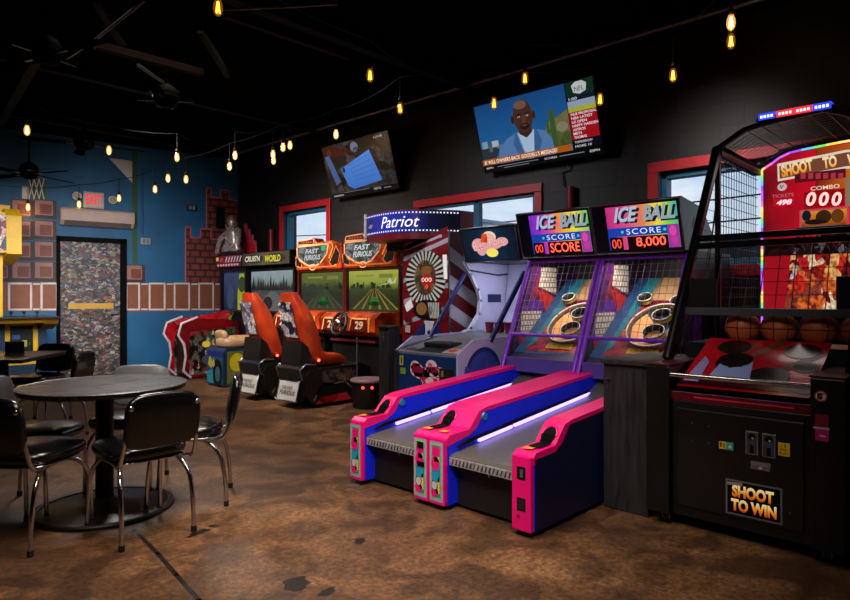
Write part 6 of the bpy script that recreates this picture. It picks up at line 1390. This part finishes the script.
BULBS = [  # px, py, height, bright, label
    (218, 7, 3.2, 0, 'hanging filament bulb at the very top of the ceiling beside a thin grey rod'),
    (370, 75, 3.15, 0, 'hanging filament bulb alone in the dark between the two televisions and the top edge'),
    (494, 103, 3.1, 0, 'filament bulb hanging over the top corner of the presenter on television'),
    (525, 78, 3.3, 0, 'filament bulb hanging above the television presenter'),
    (600, 99, 3.05, 0, 'filament bulb hanging over the topic list side of the television'),
    (673, 75, 3.1, 0, 'filament bulb hanging between the big television and the basketball game'),
    (731, 22, 3.3, 1, 'brightest glowing bulb high above the basketball game'),
    (731, 41, 3.2, 0, 'unlit clear bulb just under the brightest bulb'),
    (400, 108, 3.1, 0, 'filament bulb hanging just above the document television corner'),
    (336, 134, 3.2, 1, 'glowing bulb over the top corner of the document television'),
    (290, 145, 3.25, 1, 'glowing bulb closest to the document television in the far cluster'),
    (283, 147, 3.2, 1, 'glowing bulb second in the far cluster before the window wall'),
    (273, 154, 3.15, 1, 'glowing upper bulb of the stacked pair in the far cluster'),
    (273.5, 160, 3.1, 1, 'glowing lower bulb of the stacked pair in the far cluster'),
    (235, 155, 3.1, 1, 'glowing bulb at the corner where the blue wall meets the black wall'),
    (229.5, 166, 3.0, 1, 'glowing bulb just below the corner bulb above the painted tower'),
    (186, 179, 2.9, 1, 'glowing bulb on the blue wall nearest the painted tower'),
    (177, 157, 3.05, 1, 'glowing bulb highest of those before the plain blue wall'),
    (168, 178, 2.9, 1, 'glowing bulb between two others before the plain blue wall'),
    (155, 189, 2.85, 1, 'glowing bulb lowest of those before the plain blue wall'),
    (119, 198, 2.8, 1, 'glowing bulb beside the emergency lamp of the exit sign'),
    (109, 150, 3.1, 1, 'glowing bulb above the white pennant'),
    (79, 204, 2.7, 1, 'glowing bulb on the far corner of the exit sign'),
    (28, 207, 2.6, 1, 'glowing bulb in front of the topmost brown painted block'),
    (27, 130, 3.1, 1, 'glowing bulb beside the rod of the low ceiling fan'),
]
pos = {}
firsts = {0: pr, 1: pb}; used = {0: False, 1: False}
for (px, py, z, br, lab) in BULBS:
    p = at(px, py, Z=z); pos[(px, py)] = p
    if not used[br]: used[br] = True; o = firsts[br]; o.location = p; o['label'] = lab
    else: o = dup(firsts[br], p, random.uniform(0, 1.5), lab)
def strand(keys, label, ends=()):
    pts = []; raw = [Vector(e) for e in ends[:1]] + [pos[k] + Vector((0, 0, .3)) for k in keys] + [Vector(e) for e in ends[1:]]
    for i in range(len(raw) - 1):
        for q in range(8): s = q / 8; v = raw[i].lerp(raw[i + 1], s); v.z -= .28 * s * (1 - s) * min(1., (raw[i] - raw[i + 1]).length / 2); pts.append(v)
    pts.append(raw[-1]); mb = MB().m(RUBBER); mb.tube(pts, .0045, 6); tag(mb.build('light_cable'), label, 'cable')
strand([(494, 103), (600, 99), (673, 75), (731, 22)], 'black light cable swagged past the big television to the brightest bulb', [at(436, 95, Z=3.55), at(800, -40, Z=3.6)])
strand([(525, 78), (400, 108), (336, 134), (290, 145), (273, 154), (235, 155)], 'black light cable running along the ceiling above the document television', [at(640, 30, Z=3.6), at(232, 140, Z=3.6)])
strand([(283, 147), (229.5, 166), (186, 179), (168, 178), (155, 189), (119, 198), (79, 204), (28, 207)], 'black light cable draped across the front of the blue wall', [at(300, 135, Z=3.6), (1.5, 9.4, 2.8)])
strand([(177, 157), (109, 150), (27, 130)], 'black light cable above the exit sign', [at(215, 145, Z=3.5), at(-30, 120, Z=3.4)])
strand([(218, 7), (370, 75)], 'black light cable over the middle of the room', [at(150, -40, Z=3.52), at(400, 60, Z=3.52)])

# ================================================================== LIGHTS
def area(loc, target, size, power, colr=(1, 1, 1), sy=None, spread=None):  # unseen fill lights, added to brighten parts of the room
    l = bpy.data.lights.new('area_fill', 'AREA'); l.energy = power; l.color = colr; l.size = size
    if sy: l.shape = 'RECTANGLE'; l.size_y = sy
    if spread: l.spread = math.radians(spread)
    o = bpy.data.objects.new('area_fill', l); col.objects.link(o); o.location = loc
    o.rotation_euler = (Vector(target) - Vector(loc)).to_track_quat('-Z', 'Y').to_euler(); return o
WARM = (1, .84, .66); COOL = (.8, .88, 1)
area((1.9, 2.6, 3.6), (2.0, 2.9, 0), 1.2, 30, WARM, 1.2, 80)
area((.3, 1.6, 3.5), (1.1, 3.0, .2), 1.0, 11, (1, .8, .66), 1.0, 80)
area((1.0, .9, 2.9), (3.2, 2.6, .6), 1.0, 15, (1, .9, .85), .8, 70)
area((2.6, 5.5, 3.6), (2.8, 5.6, 0), 1.2, 20, WARM, 1.6, 90)
area((2.8, 7.6, 3.3), (5.4, 7.6, 1.2), 1.0, 46, (1, .92, .86), 1.0, 75)
area((2.6, 7.6, 2.3), (3.9, 10.6, .9), 1.3, 34, (.92, .95, 1), 1.3, 85)
area((1.2, 7.8, 2.6), (2.1, 10.2, 1.3), .8, 12, (1, .93, .8), .8, 70)
area((4.3, 2.0, 3.2), (5.95, 2.0, 2.3), .5, 3.2, (1, .9, .88), .5, 50)
area((2.5, 5.4, 3.0), (4.3, 6.6, .9), .8, 16, (1, .9, .82), .8, 60)
area((3.4, 5.2, 3.4), (5.6, 4.6, 1.0), 1.0, 16, (.95, .92, 1), 1.0, 90)
area((5.8, 5.0, 2.3), (1.5, 4.2, .6), 1.4, 12, COOL, .7, 100)
area((2.9, 7.0, 3.2), (1.4, 4.0, .75), .7, 7, (1, .95, .9), .7, 60)
for (px, py) in ((731, 22), (235, 155), (168, 178), (28, 207), (109, 150)):
    l = bpy.data.lights.new('bulb_glow', 'POINT'); l.energy = 1.2; l.color = (1, .7, .35); l.shadow_soft_size = .05
    o = bpy.data.objects.new('bulb_glow', l); col.objects.link(o); o.location = pos[(px, py)] - Vector((.0, .0, .12))
